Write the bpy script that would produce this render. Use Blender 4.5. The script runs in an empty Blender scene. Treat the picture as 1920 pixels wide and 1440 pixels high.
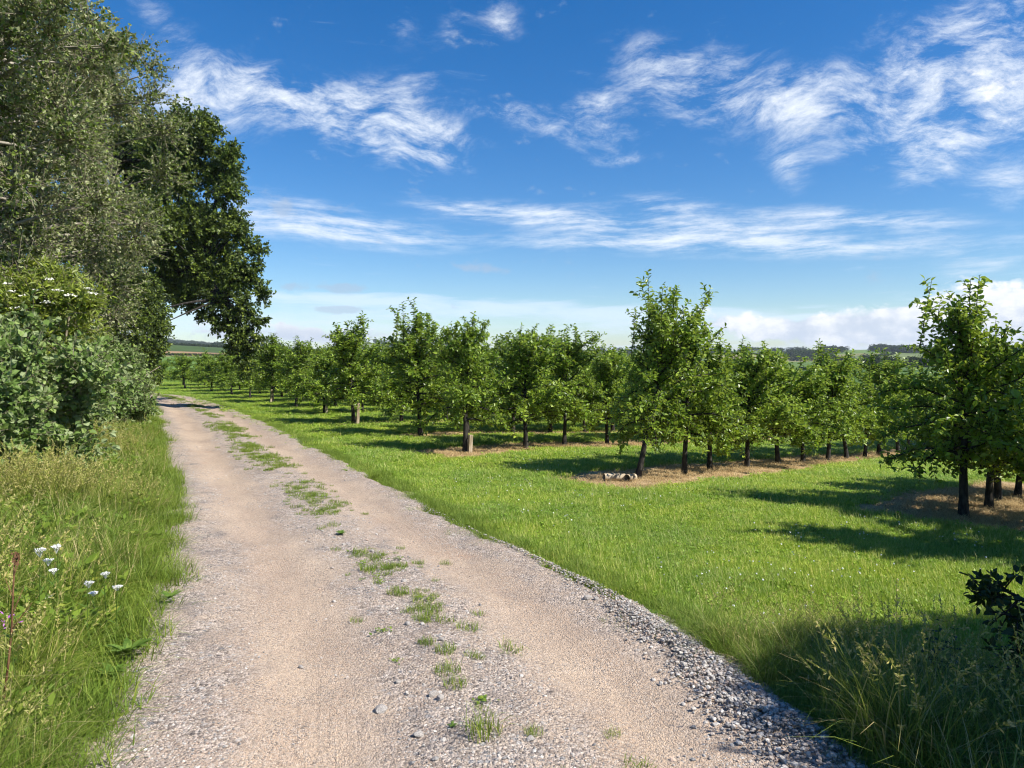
import bpy, math, random
import numpy as np
from mathutils import Vector

# ------------------------------------------------------------------ camera, sky, sun, exposure
S = bpy.context.scene
COL = S.collection
F = 1331.0; TH = math.atan(40 / 1331); CAMZ = 1.7
cam = bpy.data.objects.new("camera", bpy.data.cameras.new("camera"))
cam.data.lens = 36 * F / 1920; cam.data.sensor_width = 36
cam.data.clip_start = 0.05; cam.data.clip_end = 12000
cam.location = (0, 0, CAMZ); cam.rotation_euler = (math.pi / 2 - TH, 0, 0)
COL.objects.link(cam); S.camera = cam
S.view_settings.view_transform = 'Standard'; S.view_settings.look = 'None'
S.view_settings.gamma = 1; S.view_settings.exposure = 0.68
SUN_EL = math.radians(47); SUN_AZ = math.atan2(.91, -.42)       # clockwise from +Y
sun = bpy.data.objects.new("sun", bpy.data.lights.new("sun", 'SUN'))
sun.data.energy = 5.0; sun.data.angle = math.radians(.55); sun.data.color = (1, .95, .86)
sd = Vector((math.sin(SUN_AZ) * math.cos(SUN_EL), math.cos(SUN_AZ) * math.cos(SUN_EL), math.sin(SUN_EL)))
sun.rotation_euler = (-sd).to_track_quat('-Z', 'Y').to_euler()
COL.objects.link(sun)
S.cycles.max_bounces = 6; S.cycles.diffuse_bounces = 3; S.cycles.glossy_bounces = 2
S.cycles.transmission_bounces = 4; S.cycles.transparent_max_bounces = 4; S.cycles.volume_bounces = 0
S.cycles.use_adaptive_sampling = True; S.cycles.filter_width = 1.15; S.cycles.caustics_reflective = False; S.cycles.caustics_refractive = False

class NT:
    """tiny node-tree helper"""
    def __init__(s, t): s.t = t; s.n = t.nodes; s.l = t.links
    def new(s, kind, **kw):
        n = s.n.new(kind)
        for k, v in kw.items(): setattr(n, k, v)
        return n
    def put(s, sock, v):
        if isinstance(v, bpy.types.NodeSocket): s.l.new(v, sock)
        else: sock.default_value = v
    def m(s, op, a, b=None, c=None, clamp=False):
        n = s.n.new('ShaderNodeMath'); n.operation = op; n.use_clamp = clamp
        s.put(n.inputs[0], a)
        if b is not None: s.put(n.inputs[1], b)
        if c is not None: s.put(n.inputs[2], c)
        return n.outputs[0]
    def mix(s, f, a, b, typ='RGBA', blend='MIX'):
        n = s.n.new('ShaderNodeMix'); n.data_type = typ
        if typ == 'RGBA':
            n.blend_type = blend; i = (0, 6, 7); o = 2
            a = a if isinstance(a, bpy.types.NodeSocket) else (*a[:3], 1)
            b = b if isinstance(b, bpy.types.NodeSocket) else (*b[:3], 1)
        else: i = (0, 2, 3); o = 0
        s.put(n.inputs[i[0]], f); s.put(n.inputs[i[1]], a); s.put(n.inputs[i[2]], b)
        return n.outputs[o]
    def noise(s, vec, scale, detail=4, rough=.55, dist=0, out=0, lac=2.0):
        n = s.n.new('ShaderNodeTexNoise'); s.put(n.inputs['Vector'], vec)
        n.inputs['Scale'].default_value = scale; n.inputs['Detail'].default_value = detail
        n.inputs['Roughness'].default_value = rough; n.inputs['Distortion'].default_value = dist
        n.inputs['Lacunarity'].default_value = lac
        return n.outputs[out]
    def vor(s, vec, scale, feature='F1', rnd=1.0):
        n = s.n.new('ShaderNodeTexVoronoi'); n.feature = feature; s.put(n.inputs['Vector'], vec)
        n.inputs['Scale'].default_value = scale; n.inputs['Randomness'].default_value = rnd
        return n
    def ss(s, x, a, b):
        n = s.n.new('ShaderNodeMapRange'); n.interpolation_type = 'SMOOTHSTEP'
        s.put(n.inputs[0], x); s.put(n.inputs[1], a); s.put(n.inputs[2], b)
        return n.outputs[0]
    def xyz(s, x, y, z):
        n = s.n.new('ShaderNodeCombineXYZ'); s.put(n.inputs[0], x); s.put(n.inputs[1], y); s.put(n.inputs[2], z)
        return n.outputs[0]
    def bump(s, h, strength, dist):
        n = s.n.new('ShaderNodeBump'); n.inputs['Strength'].default_value = strength
        n.inputs['Distance'].default_value = dist; s.l.new(h, n.inputs['Height']); return n.outputs[0]

def px_ang(x, y):
    a, b = (x - 960) / F, (720 - y) / F
    d = Vector((a, math.cos(TH) + b * math.sin(TH), -math.sin(TH) + b * math.cos(TH)))
    return math.atan2(d.x, d.y), math.atan2(d.z, math.hypot(d.x, d.y))

def build_world():
    w = bpy.data.worlds.new("World"); S.world = w; w.use_nodes = True
    t = NT(w.node_tree); t.n.clear()
    sky = t.new('ShaderNodeTexSky', sky_type='NISHITA', sun_disc=False)
    sky.sun_elevation = SUN_EL; sky.sun_rotation = SUN_AZ
    sky.air_density = 1.0; sky.dust_density = .35; sky.ozone_density = 3.2; sky.altitude = 0
    hs = t.new('ShaderNodeHueSaturation'); hs.inputs['Saturation'].default_value = 1.40; hs.inputs['Hue'].default_value = .506
    hs.inputs['Value'].default_value = 1.0
    t.l.new(sky.outputs[0], hs.inputs['Color'])
    g = t.new('ShaderNodeTexCoord').outputs['Generated']
    sp = t.new('ShaderNodeSeparateXYZ'); t.l.new(g, sp.inputs[0])
    az = t.m('ARCTAN2', sp.outputs[0], sp.outputs[1]); el = t.m('ARCSINE', sp.outputs[2])
    # wind-drawn coordinates: warp, then stretch
    base = t.xyz(az, el, 0)
    def warp(v, sc, amt, off):
        q = t.new('ShaderNodeVectorMath', operation='ADD'); t.l.new(v, q.inputs[0]); q.inputs[1].default_value = off
        wv = t.new('ShaderNodeVectorMath', operation='SUBTRACT'); t.l.new(t.noise(q.outputs[0], sc, 2, .5, 0, 1), wv.inputs[0]); wv.inputs[1].default_value = (.5, .5, .5)
        w2 = t.new('ShaderNodeVectorMath', operation='SCALE'); t.l.new(wv.outputs[0], w2.inputs[0]); w2.inputs['Scale'].default_value = amt
        w3 = t.new('ShaderNodeVectorMath', operation='ADD'); t.l.new(v, w3.inputs[0]); t.l.new(w2.outputs[0], w3.inputs[1]); return w3.outputs[0]
    def mapped(v, rot, sy, loc):
        mp = t.new('ShaderNodeMapping'); t.l.new(v, mp.inputs[0]); mp.inputs['Rotation'].default_value = (0, 0, rot)
        mp.inputs['Scale'].default_value = (1, sy, 1); mp.inputs['Location'].default_value = loc; return mp.outputs[0]
    wb = warp(base, 3.2, .13, (0, 0, 0)); wb2 = warp(wb, 13, .035, (4, 1, 2))
    wisp = t.noise(mapped(wb2, .15, 2.2, (0, 0, 0)), 10, 12, .70)
    wisp2 = t.noise(mapped(wb2, -.75, 2.6, (3, 7, 0)), 14, 10, .70)
    wisp3 = t.noise(mapped(wb2, .6, 2.8, (9, 2, 0)), 16, 10, .70)
    fluff = t.noise(t.xyz(az, t.m('MULTIPLY', el, 1.6), 3), 20, 9, .58, .1)
    def blobs(lst):
        acc = None
        for (x, y, rx, ry, rot, s) in lst:
            a0, e0 = px_ang(x, y)
            dx = t.m('SUBTRACT', az, a0); dy = t.m('SUBTRACT', el, e0)
            c, n = math.cos(rot), math.sin(rot)
            ux = t.m('ADD', t.m('MULTIPLY', dx, c * F / rx), t.m('MULTIPLY', dy, n * F / rx))
            uy = t.m('ADD', t.m('MULTIPLY', dx, -n * F / ry), t.m('MULTIPLY', dy, c * F / ry))
            r2 = t.m('ADD', t.m('MULTIPLY', ux, ux), t.m('MULTIPLY', uy, uy))
            v = t.m('MULTIPLY', t.m('EXPONENT', t.m('MULTIPLY', r2, -1.0)), s)
            acc = v if acc is None else t.m('ADD', acc, v)
        return acc
    cirrus = blobs([
        (370, 175, 120, 60, 0, 1.1), (560, 190, 150, 40, -.25, .8), (700, 235, 130, 55, -.25, 1.1), (800, 265, 85, 45, -.2, 1.2),
        (770, 160, 120, 40, .3, .45),
        (1330, 165, 190, 55, -.1, .78), (1260, 120, 120, 40, -.3, .5), (1110, 200, 50, 22, 0, .75), (940, 205, 90, 22, -.1, .7),
        (1110, 255, 110, 30, -.1, .72), (1160, 300, 70, 12, .05, .8),
        (1600, 215, 230, 40, -.12, .8), (1780, 255, 190, 28, 0, .75), (1850, 100, 160, 75, .25, 1.2), (1790, 95, 120, 60, -.2, .5),
        (1740, 310, 60, 40, .3, .7), (1480, 310, 30, 50, .4, .6), (1890, 340, 50, 40, 0, .7),
        ]); bands = blobs([
        (560, 410, 150, 35, -.1, .9), (720, 440, 180, 26, -.07, .8), (880, 395, 110, 16, -.1, .9), (1050, 405, 170, 22, -.08, .9),
        (1240, 385, 90, 20, -.12, 1.0), (1340, 430, 210, 18, -.06, 1.05), (1130, 455, 210, 18, -.03, .8), (1500, 465, 260, 20, -.06, 1.0),
        (1560, 405, 180, 16, -.1, .7), (1720, 420, 120, 18, -.2, .5), (1850, 490, 70, 30, .2, .6)]); tops = blobs([
        (940, 35, 34, 40, .9, .8), (850, 45, 30, 40, -.8, .6), (750, 40, 40, 28, -.5, .7), (1510, 150, 60, 20, 0, .6), (290, 20, 60, 26, -.5, .6)])
    lob = t.noise(wb, 6.0, 3, .5)
    cir_n = t.m('ADD', t.m('ADD', t.m('MULTIPLY', t.m('SUBTRACT', wisp, .5), 1.5), t.m('MULTIPLY', t.m('SUBTRACT', wisp2, .5), 1.4)), t.m('ADD', t.m('MULTIPLY', t.m('SUBTRACT', wisp3, .5), 1.2), t.m('MULTIPLY', t.m('SUBTRACT', lob, .5), 1.2)))
    cirrus = t.m('ADD', cirrus, t.m('MULTIPLY', tops, .8))
    cl1 = t.m('MINIMUM', cirrus, 1.15)
    cm = t.m('MULTIPLY', t.m('POWER', t.m('MAXIMUM', cl1, 0), .7), t.m('ADD', .52, t.m('MULTIPLY', cir_n, 1.05)))
    cm = t.m('ADD', cm, t.m('MULTIPLY', t.m('SUBTRACT', wisp, .56), .25))
    wh = t.noise(mapped(warp(base, 4, .045, (2, 5, 1)), .07, 7.0, (5, 3, 0)), 9, 11, .66)
    bn = t.m('ADD', t.m('MULTIPLY', t.m('SUBTRACT', wh, .5), 2.4), t.m('ADD', t.m('MULTIPLY', t.m('SUBTRACT', wisp, .5), .8), t.m('MULTIPLY', t.m('SUBTRACT', lob, .5), .8)))
    bm_ = t.m('MULTIPLY', t.m('POWER', t.m('MINIMUM', bands, 1.1), .75), t.m('ADD', .50, bn))
    cmask = t.m('MAXIMUM', t.m('MULTIPLY', t.ss(cm, .15, 1.16), .94), t.m('MULTIPLY', t.ss(bm_, .10, 1.08), .88))
    # thin veil bands toward the horizon
    veil = blobs([(960, 668, 3000, 22, 0, .9), (820, 572, 420, 16, -.03, .75), (640, 560, 200, 14, 0, .5), (1150, 590, 330, 20, -.03, .6), (1500, 600, 300, 30, 0, .5), (600, 605, 240, 30, 0, .6), (960, 622, 900, 30, 0, .42),
                  (350, 575, 90, 30, 0, .5), (1880, 560, 120, 60, 0, .5)])
    vn = t.noise(t.xyz(t.m('MULTIPLY', az, 1.0), t.m('MULTIPLY', el, 7.0), 1), 10, 7, .6, .5)
    vmask = t.m('MULTIPLY', t.ss(t.m('ADD', veil, t.m('MULTIPLY', t.m('SUBTRACT', vn, .5), 2.3)), .26, 1.3), .70)
    cum = blobs([(1660, 612, 110, 32, 0, 1.1), (1560, 622, 90, 26, 0, 1.0), (1440, 618, 110, 28, 0, .9), (1780, 600, 90, 34, 0, 1.0), (1850, 575, 90, 36, .1, 1.0), (1340, 600, 60, 22, 0, .8), (1900, 615, 90, 36, 0, 1.0),
                 (420, 615, 120, 22, 0, .85), (580, 632, 160, 18, 0, .9), (680, 625, 80, 12, 0, .7), (2100, 590, 150, 40, 0, 1), (2500, 580, 200, 50, 0, 1), (1820, 525, 40, 14, 0, .6), (1880, 150, 70, 50, 0, .75)])
    um = t.ss(t.m('ADD', t.m('MULTIPLY', cum, .71), t.m('MULTIPLY', t.m('SUBTRACT', fluff, .5), 2.2)), .42, .78)
    grey = blobs([(640, 581, 75, 9, 0, 1.2), (545, 535, 45, 12, 0, .9), (640, 540, 42, 10, 0, .95), (910, 506, 58, 10, -.1, .85), (520, 385, 60, 18, -.1, .7), (1590, 527, 40, 10, 0, .3), (430, 625, 180, 20, 0, .55), (640, 632, 160, 14, 0, .5)])
    gm = t.m('MULTIPLY', t.ss(t.m('ADD', grey, t.m('MULTIPLY', t.m('SUBTRACT', fluff, .5), 3.2)), .34, .9), .52)
    # cloud radiance: white, a little grey low in the cumulus
    skyc = t.new('ShaderNodeVectorMath', operation='SCALE'); t.l.new(hs.outputs[0], skyc.inputs[0]); skyc.inputs['Scale'].default_value = .093
    c1 = t.mix(vmask, skyc.outputs[0], (.52, .62, .74))
    c2 = t.mix(cmask, c1, (.64, .68, .73))
    shade = t.ss(t.m('ADD', t.m('MULTIPLY', fluff, .9), t.m('MULTIPLY', el, 2.2)), .42, .72)
    c3 = t.mix(um, c2, t.mix(shade, (.42, .48, .57), (.70, .71, .73)))
    c4 = t.mix(gm, c3, (.30, .37, .48))
    bg = t.new('ShaderNodeBackground'); t.l.new(c4, bg.inputs[0]); bg.inputs[1].default_value = 1.0
    out = t.new('ShaderNodeOutputWorld'); t.l.new(bg.outputs[0], out.inputs[0])
build_world()

# ------------------------------------------------------------------ helpers
def P(x, y, d):
    """the point at depth d (metres along +Y) seen at photo pixel (x, y)"""
    a, b = (x - 960) / F, (720 - y) / F
    k = d / (math.cos(TH) + b * math.sin(TH))
    return np.array((a * k, d, CAMZ + (-math.sin(TH) + b * math.cos(TH)) * k))

def tag(o, label, cat=None, group=None, kind=None):
    o['label'] = label
    if cat: o['category'] = cat
    if group: o['group'] = group
    if kind: o['kind'] = kind
    return o

def empty(name, loc, label, cat, group=None, rz=0.0, sc=1.0):
    o = bpy.data.objects.new(name, None); COL.objects.link(o)
    o.empty_display_size = .2; o.location = loc; o.rotation_euler = (0, 0, rz)
    o.scale = (sc, sc, sc) if np.isscalar(sc) else sc
    return tag(o, label, cat, group)

def link(name, me, parent=None):
    o = bpy.data.objects.new(name, me); COL.objects.link(o)
    if parent: o.parent = parent
    return o

def mesh_np(name, V, quads=None, tris=None, mat=None, tint=None, smooth=False, col=None, uv=None):
    V = np.asarray(V, np.float32).reshape(-1, 3)
    me = bpy.data.meshes.new(name); me.vertices.add(len(V)); me.vertices.foreach_set('co', V.ravel())
    parts = []; starts = []; off = 0
    for fs, k in ((quads, 4), (tris, 3)):
        if fs is not None and len(fs):
            fs = np.asarray(fs, np.int32).reshape(-1, k); parts.append(fs.ravel())
            starts.append(off + np.arange(len(fs), dtype=np.int32) * k); off += fs.size
    loops = np.concatenate(parts); st = np.concatenate(starts)
    me.loops.add(len(loops)); me.loops.foreach_set('vertex_index', loops)
    me.polygons.add(len(st)); me.polygons.foreach_set('loop_start', st)
    me.polygons.foreach_set('use_smooth', np.full(len(st), smooth, bool))
    if tint is not None:
        a = me.attributes.new('tint', 'FLOAT', 'POINT'); a.data.foreach_set('value', np.asarray(tint, np.float32))
    if col is not None:
        a = me.attributes.new('albedo', 'FLOAT_COLOR', 'POINT')
        a.data.foreach_set('color', np.concatenate([col, np.ones((len(col), 1))], 1).astype(np.float32).ravel())
    if uv is not None:
        l = me.uv_layers.new(name='UVMap'); l.data.foreach_set('uv', np.asarray(uv, np.float32)[loops].ravel())
    me.update(calc_edges=True); me.validate()
    if mat: me.materials.append(mat)
    return me

class Geo:
    """collects tubes, blobs and leaf faces into one mesh"""
    def __init__(s): s.V = []; s.Q = []; s.T = []; s.t = []; s.n = 0
    def add(s, V, quads=None, tris=None, tint=.5):
        V = np.asarray(V, float).reshape(-1, 3)
        if quads is not None and len(quads): s.Q.append(np.asarray(quads).reshape(-1, 4) + s.n)
        if tris is not None and len(tris): s.T.append(np.asarray(tris).reshape(-1, 3) + s.n)
        s.V.append(V); s.t.append(np.full(len(V), tint) if np.isscalar(tint) else np.asarray(tint)); s.n += len(V)
    def tube(s, pts, rad, sides=6, tint=.5):
        pts = np.asarray(pts, float); n = len(pts); rad = np.broadcast_to(rad, n)
        tg = np.gradient(pts, axis=0); tg /= np.linalg.norm(tg, axis=1)[:, None] + 1e-9
        ref = np.array((0, 0, 1.)) if abs(tg[0][2]) < .9 else np.array((1., 0, 0))
        a = np.cross(tg, ref); a /= np.linalg.norm(a, axis=1)[:, None] + 1e-9; b = np.cross(tg, a)
        th = np.arange(sides) * 2 * math.pi / sides
        V = pts[:, None] + rad[:, None, None] * (np.cos(th)[None, :, None] * a[:, None] + np.sin(th)[None, :, None] * b[:, None])
        i = np.arange(n - 1)[:, None] * sides; j = np.arange(sides)[None]; j2 = (j + 1) % sides
        q = np.stack([i + j, i + j2, i + sides + j2, i + sides + j], -1).reshape(-1, 4)
        V = V.reshape(-1, 3); tip = pts[-1] + tg[-1] * rad[-1] * .5
        V = np.vstack([V, tip]); L = (n - 1) * sides
        tr = [(L + k, L + (k + 1) % sides, len(V) - 1) for k in range(sides)]
        s.add(V, q, tr, tint)
    def mesh(s, name, mat, smooth=False):
        return mesh_np(name, np.concatenate(s.V), np.concatenate(s.Q) if s.Q else None, np.concatenate(s.T) if s.T else None,
                       mat, np.concatenate(s.t), smooth)

def bez(a, b, c, n=7):
    t = np.linspace(0, 1, n)[:, None]; return (1 - t) ** 2 * a + 2 * t * (1 - t) * b + t ** 2 * c
def unit(v): return v / (np.linalg.norm(v, axis=-1, keepdims=True) + 1e-9)

LEAF_OV = np.array([(0, 0, 0), (-.26, .28, .10), (-.27, .64, .11), (0, 1, -.06), (.27, .64, .11), (.26, .28, .10)])   # ovate
LEAF_BR = np.array([(0, 0, 0), (-.44, .24, .10), (-.33, .62, .13), (0, 1, -.08), (.33, .62, .13), (.44, .24, .10)])   # broad
LEAF_NR = np.array([(0, 0, 0), (-.14, .30, .04), (-.15, .6, .04), (0, 1, -.06), (.15, .6, .04), (.14, .30, .04)])     # lance
def leaves_mesh(name, pos, dirs, nrm, size, tint, mat, shape=LEAF_OV):
    d = unit(dirs); x = unit(np.cross(d, nrm)); n = np.cross(x, d)
    s = np.asarray(size)[:, None, None]
    V = pos[:, None] + s * (shape[None, :, 0:1] * x[:, None] + shape[None, :, 1:2] * d[:, None] + shape[None, :, 2:3] * n[:, None])
    N = len(pos); b = np.arange(N)[:, None] * 6
    Q = np.concatenate([b + np.array([[0, 3, 2, 1]]), b + np.array([[0, 5, 4, 3]])])
    return mesh_np(name, V.reshape(-1, 3), Q, None, mat, np.repeat(tint, 6))

def smoothstep(a, b, x):
    t = np.clip((x - a) / (b - a), 0, 1); return t * t * (3 - 2 * t)

# ------------------------------------------------------------------ materials
def mat_new(name):
    m = bpy.data.materials.new(name); m.use_nodes = True; t = NT(m.node_tree); t.n.clear()
    out = t.new('ShaderNodeOutputMaterial'); return m, t, out

def leaf_mat(name, ramp, under=None, trans=(.25, .40, .05), tmix=.32, rough=.45, spec=.35, world_noise=0.0):
    m, t, out = mat_new(name)
    at = t.new('ShaderNodeAttribute', attribute_name='tint')
    cr = t.new('ShaderNodeValToRGB'); e = cr.color_ramp.elements
    while len(e) < len(ramp): e.new(.5)
    for i, (p, c) in enumerate(ramp): e[i].position = p; e[i].color = (*c, 1)
    t.l.new(at.outputs['Fac'], cr.inputs[0]); c = cr.outputs[0]
    tc = trans
    if world_noise:
        gp = t.new('ShaderNodeNewGeometry').outputs['Position']
        n = t.noise(gp, .55, 4, .6); n2 = t.noise(gp, 3.2, 3, .6)
        f = t.ss(t.m('ADD', t.m('MULTIPLY', n, .65), t.m('MULTIPLY', n2, .35)), .36, .64)
        c = t.mix(f, c, t.mix(1.0, c, (1 + world_noise, 1 + world_noise * .55, .9), blend='MULTIPLY'))
    if under:
        bf = t.new('ShaderNodeNewGeometry').outputs['Backfacing']
        c = t.mix(bf, c, under)
    p = t.new('ShaderNodeBsdfPrincipled'); t.l.new(c, p.inputs['Base Color'])
    p.inputs['Roughness'].default_value = rough; p.inputs['Specular IOR Level'].default_value = spec
    tr = t.new('ShaderNodeBsdfTranslucent')
    t.put(tr.inputs[0], t.mix(.5, c, trans))
    mx = t.new('ShaderNodeMixShader'); mx.inputs[0].default_value = tmix
    t.l.new(p.outputs[0], mx.inputs[1]); t.l.new(tr.outputs[0], mx.inputs[2]); t.l.new(mx.outputs[0], out.inputs[0])
    return m

def rough_mat(name, c1, c2, scale=20, rough=.9, bump=.4, bd=.01, stretch=(1, 1, 1)):
    m, t, out = mat_new(name)
    co = t.new('ShaderNodeTexCoord').outputs['Object']
    mp = t.new('ShaderNodeMapping'); t.l.new(co, mp.inputs[0]); mp.inputs['Scale'].default_value = stretch
    n = t.noise(mp.outputs[0], scale, 6, .65)
    p = t.new('ShaderNodeBsdfPrincipled'); p.inputs['Roughness'].default_value = rough
    p.inputs['Specular IOR Level'].default_value = .2
    t.l.new(t.mix(t.ss(n, .35, .65), c1, c2), p.inputs['Base Color'])
    t.l.new(t.bump(n, bump, bd), p.inputs['Normal']); t.l.new(p.outputs[0], out.inputs[0])
    return m

M = {}
M['apple_leaf'] = leaf_mat('apple_leaf', [(0, (0.0586, 0.1122, 0.0110)), (.5, (0.1586, 0.2586, 0.0195)), (1, (0.3538, 0.4636, 0.0610))], under=(.19, .26, .07), trans=(.52, .66, .03), tmix=.36, rough=.36)
M['apple_far'] = leaf_mat('apple_far', [(0, (.030, .066, .012)), (.55, (.058, .112, .018)), (1, (.10, .165, .032))], under=(.09, .13, .05), trans=(.2, .33, .04), tmix=.28, rough=.5)
M['bark_dark'] = rough_mat('bark_dark', (.014, .013, .012), (.062, .055, .046), 26, .85, .5, .01, (1, 1, .35))
M['bark_grey'] = rough_mat('bark_grey', (.05, .045, .035), (.13, .115, .095), 18, .9, .5, .02, (1, 1, .3))
M['poplar_leaf'] = leaf_mat('poplar_leaf', [(0, (0.0504, 0.0806, 0.0134)), (.6, (0.1232, 0.1792, 0.0224)), (1, (0.2688, 0.3192, 0.0650))], under=(.36, .38, .195), trans=(.22, .28, .05), tmix=.26, rough=.46, spec=.3)
M['bark_pale'] = rough_mat('bark_pale', (.17, .155, .125), (.40, .36, .29), 14, .85, .4, .015, (1, 1, .4))
M['sucker_leaf'] = leaf_mat('sucker_leaf', [(0, (0.0607, 0.1148, 0.0243)), (.6, (0.1418, 0.2228, 0.0486)), (1, (0.2835, 0.3645, 0.1148))], under=(.27, .33, .15), trans=(.26, .38, .06), tmix=.26, rough=.5, spec=.22)
M['poplar_twig'] = rough_mat('poplar_twig', (.14, .12, .085), (.30, .26, .19), 12, .8, .3, .004)
M['oak_leaf'] = leaf_mat('oak_leaf', [(0, (0.0624, 0.0988, 0.0143)), (.6, (0.1404, 0.1976, 0.0234)), (1, (0.2730, 0.3250, 0.0442))], under=(.06, .09, .03), trans=(.24, .33, .04), tmix=.25, rough=.45)
M['elder_leaf'] = leaf_mat('elder_leaf', [(0, (.085, .12, .012)), (.6, (.18, .24, .022)), (1, (.31, .36, .045))], under=(.24, .28, .07), trans=(.45, .55, .04), tmix=.3, rough=.5)
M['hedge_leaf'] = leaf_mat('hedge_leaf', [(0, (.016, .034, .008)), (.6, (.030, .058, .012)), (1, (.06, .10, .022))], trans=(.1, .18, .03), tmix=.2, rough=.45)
M['weed_leaf'] = leaf_mat('weed_leaf', [(0, (.06, .115, .016)), (.6, (.12, .21, .03)), (1, (.22, .31, .06))], trans=(.2, .34, .05), tmix=.28, rough=.5)
M['cream'] = rough_mat('cream_petals', (.70, .69, .58), (.82, .80, .70), 30, .7, .1)
M['white'] = rough_mat('white_petals', (.72, .72, .70), (.84, .84, .82), 30, .7, .1)
M['purple'] = rough_mat('purple_petals', (.36, .10, .42), (.5, .2, .55), 30, .7, .1)
M['lawn'] = leaf_mat('lawn_blades', [(0, (0.0846, 0.1792, 0.0179)), (.45, (0.2064, 0.3528, 0.0403)), (.85, (0.3810, 0.5096, 0.0952)), (1, (0.5504, 0.5488, 0.2464))], trans=(.42, .58, .05), tmix=.36, rough=.45, spec=.35, world_noise=.48)
M['verge'] = leaf_mat('verge_grass', [(0, (0.0862, 0.1552, 0.0207)), (.5, (0.1725, 0.2587, 0.0345)), (.74, (0.2760, 0.3162, 0.0633)), (.88, (0.4370, 0.3795, 0.1725)), (1, (0.5750, 0.4715, 0.2760))], trans=(.32, .44, .06), tmix=.3, rough=.55, spec=.25, world_noise=.15)
M['straw'] = leaf_mat('dead_grass', [(0, (.28, .18, .08)), (.5, (.48, .34, .16)), (1, (.66, .52, .28))], trans=(.4, .3, .15), tmix=.2, rough=.7)
M['stone'] = rough_mat('gravel_stone', (.20, .185, .175), (.42, .385, .35), 9, .85, .4, .004)
M['wood'] = rough_mat('cut_wood', (.26, .20, .13), (.48, .40, .29), 14, .85, .4, .01, (1, 1, .2))
M['stick'] = rough_mat('brown_stick', (.10, .05, .025), (.22, .12, .06), 20, .8, .4, .004)
M['far_leaf'] = leaf_mat('far_leaf', [(0, (.020, .036, .012)), (.6, (.038, .062, .018)), (1, (.065, .095, .028))], trans=(.08, .12, .03), tmix=.15, rough=.7, spec=.1)

# ------------------------------------------------------------------ terrain
R2 = math.sqrt(2)
def head_w(x, y):
    u = (x + y) / R2; v = (y - x) / R2
    return u - (8.7 + .316 * np.maximum(0, v - 6.1))
CX = np.array([-900, 300, 450, 600, 690, 800, 930, 1120, 1300, 1500, 1650, 1900, 3000.])
CD = np.log(np.array([60, 110, 250, 400, 750, 1500, 2600, 5000.]))
CY = np.array([  # photo row where the ground lies, per column (CX) and distance (CD)
    [700, 692, 667, 656, 656, 640, 652, 668],
    [705, 692, 667, 655, 655, 640, 652, 668],
    [712, 692, 668, 658, 658, 652, 658, 670],
    [722, 712, 692, 683, 668, 655, 660, 670],
    [725, 714, 694, 684, 664, 642, 655, 670],
    [728, 716, 696, 686, 668, 656, 662, 670],
    [732, 720, 698, 688, 668, 653, 660, 670],
    [745, 728, 700, 690, 669, 657, 662, 670],
    [758, 738, 700, 690, 670, 658, 663, 670],
    [775, 742, 700, 690, 669, 659, 664, 670],
    [780, 740, 697, 687, 661, 657, 663, 670],
    [780, 738, 697, 685, 668, 661, 665, 670],
    [780, 738, 697, 685, 668, 661, 665, 670.]])
def vnoise(x, y, seed=0):
    xi = np.floor(x).astype(np.int64); yi = np.floor(y).astype(np.int64); fx = x - xi; fy = y - yi
    fx = fx * fx * (3 - 2 * fx); fy = fy * fy * (3 - 2 * fy)
    def h(a, b):
        n = (a * 374761393 + b * 668265263 + seed * 1442695041) & 0xffffffff
        n = ((n ^ (n >> 13)) * 1274126177) & 0xffffffff
        return ((n ^ (n >> 16)) & 0xffff) / 65535.
    return (h(xi, yi) * (1 - fx) + h(xi + 1, yi) * fx) * (1 - fy) + (h(xi, yi + 1) * (1 - fx) + h(xi + 1, yi + 1) * fx) * fy
def tz(x, y):
    x = np.asarray(x, float); y = np.asarray(y, float)
    w = head_w(x, y); sp = np.log1p(np.exp(np.clip(w * 1.3, -40, 40))) / 1.3
    sp = 40 * (1 - np.exp(-sp / 40))
    near = -.072 * sp + .03 * (vnoise(x * .5, y * .5, 3) - .5) * smoothstep(-6.5, -3, w)
    d = np.hypot(x, y); az = np.arctan2(x, y)
    azc = np.clip(az, -1.2, 1.2); col = 960 + F * np.tan(azc)
    ld = np.log(np.maximum(d, 60))
    i = np.clip(np.searchsorted(CD, ld) - 1, 0, len(CD) - 2); f = (ld - CD[i]) / (CD[i + 1] - CD[i]); f = np.clip(f, 0, 1)
    cols = np.stack([np.interp(col, CX, CY[:, k]) for k in range(len(CD))], -1)
    ya = np.take_along_axis(cols, i[..., None], -1)[..., 0]; yb = np.take_along_axis(cols, i[..., None] + 1, -1)[..., 0]
    za = ya + (yb - ya) * f
    far = CAMZ + (680 - za) / F * d * np.cos(azc)
    far = far + (vnoise(x / 60, y / 60, 1) - .5) * .012 * np.minimum(d, 500) * smoothstep(150, 400, d)
    back = smoothstep(1.25, 1.8, np.abs(az)); far = far * (1 - back) + back * (.012 * d - 1)
    b = smoothstep(45, 105, d)
    return near * (1 - b) + far * b

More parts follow.
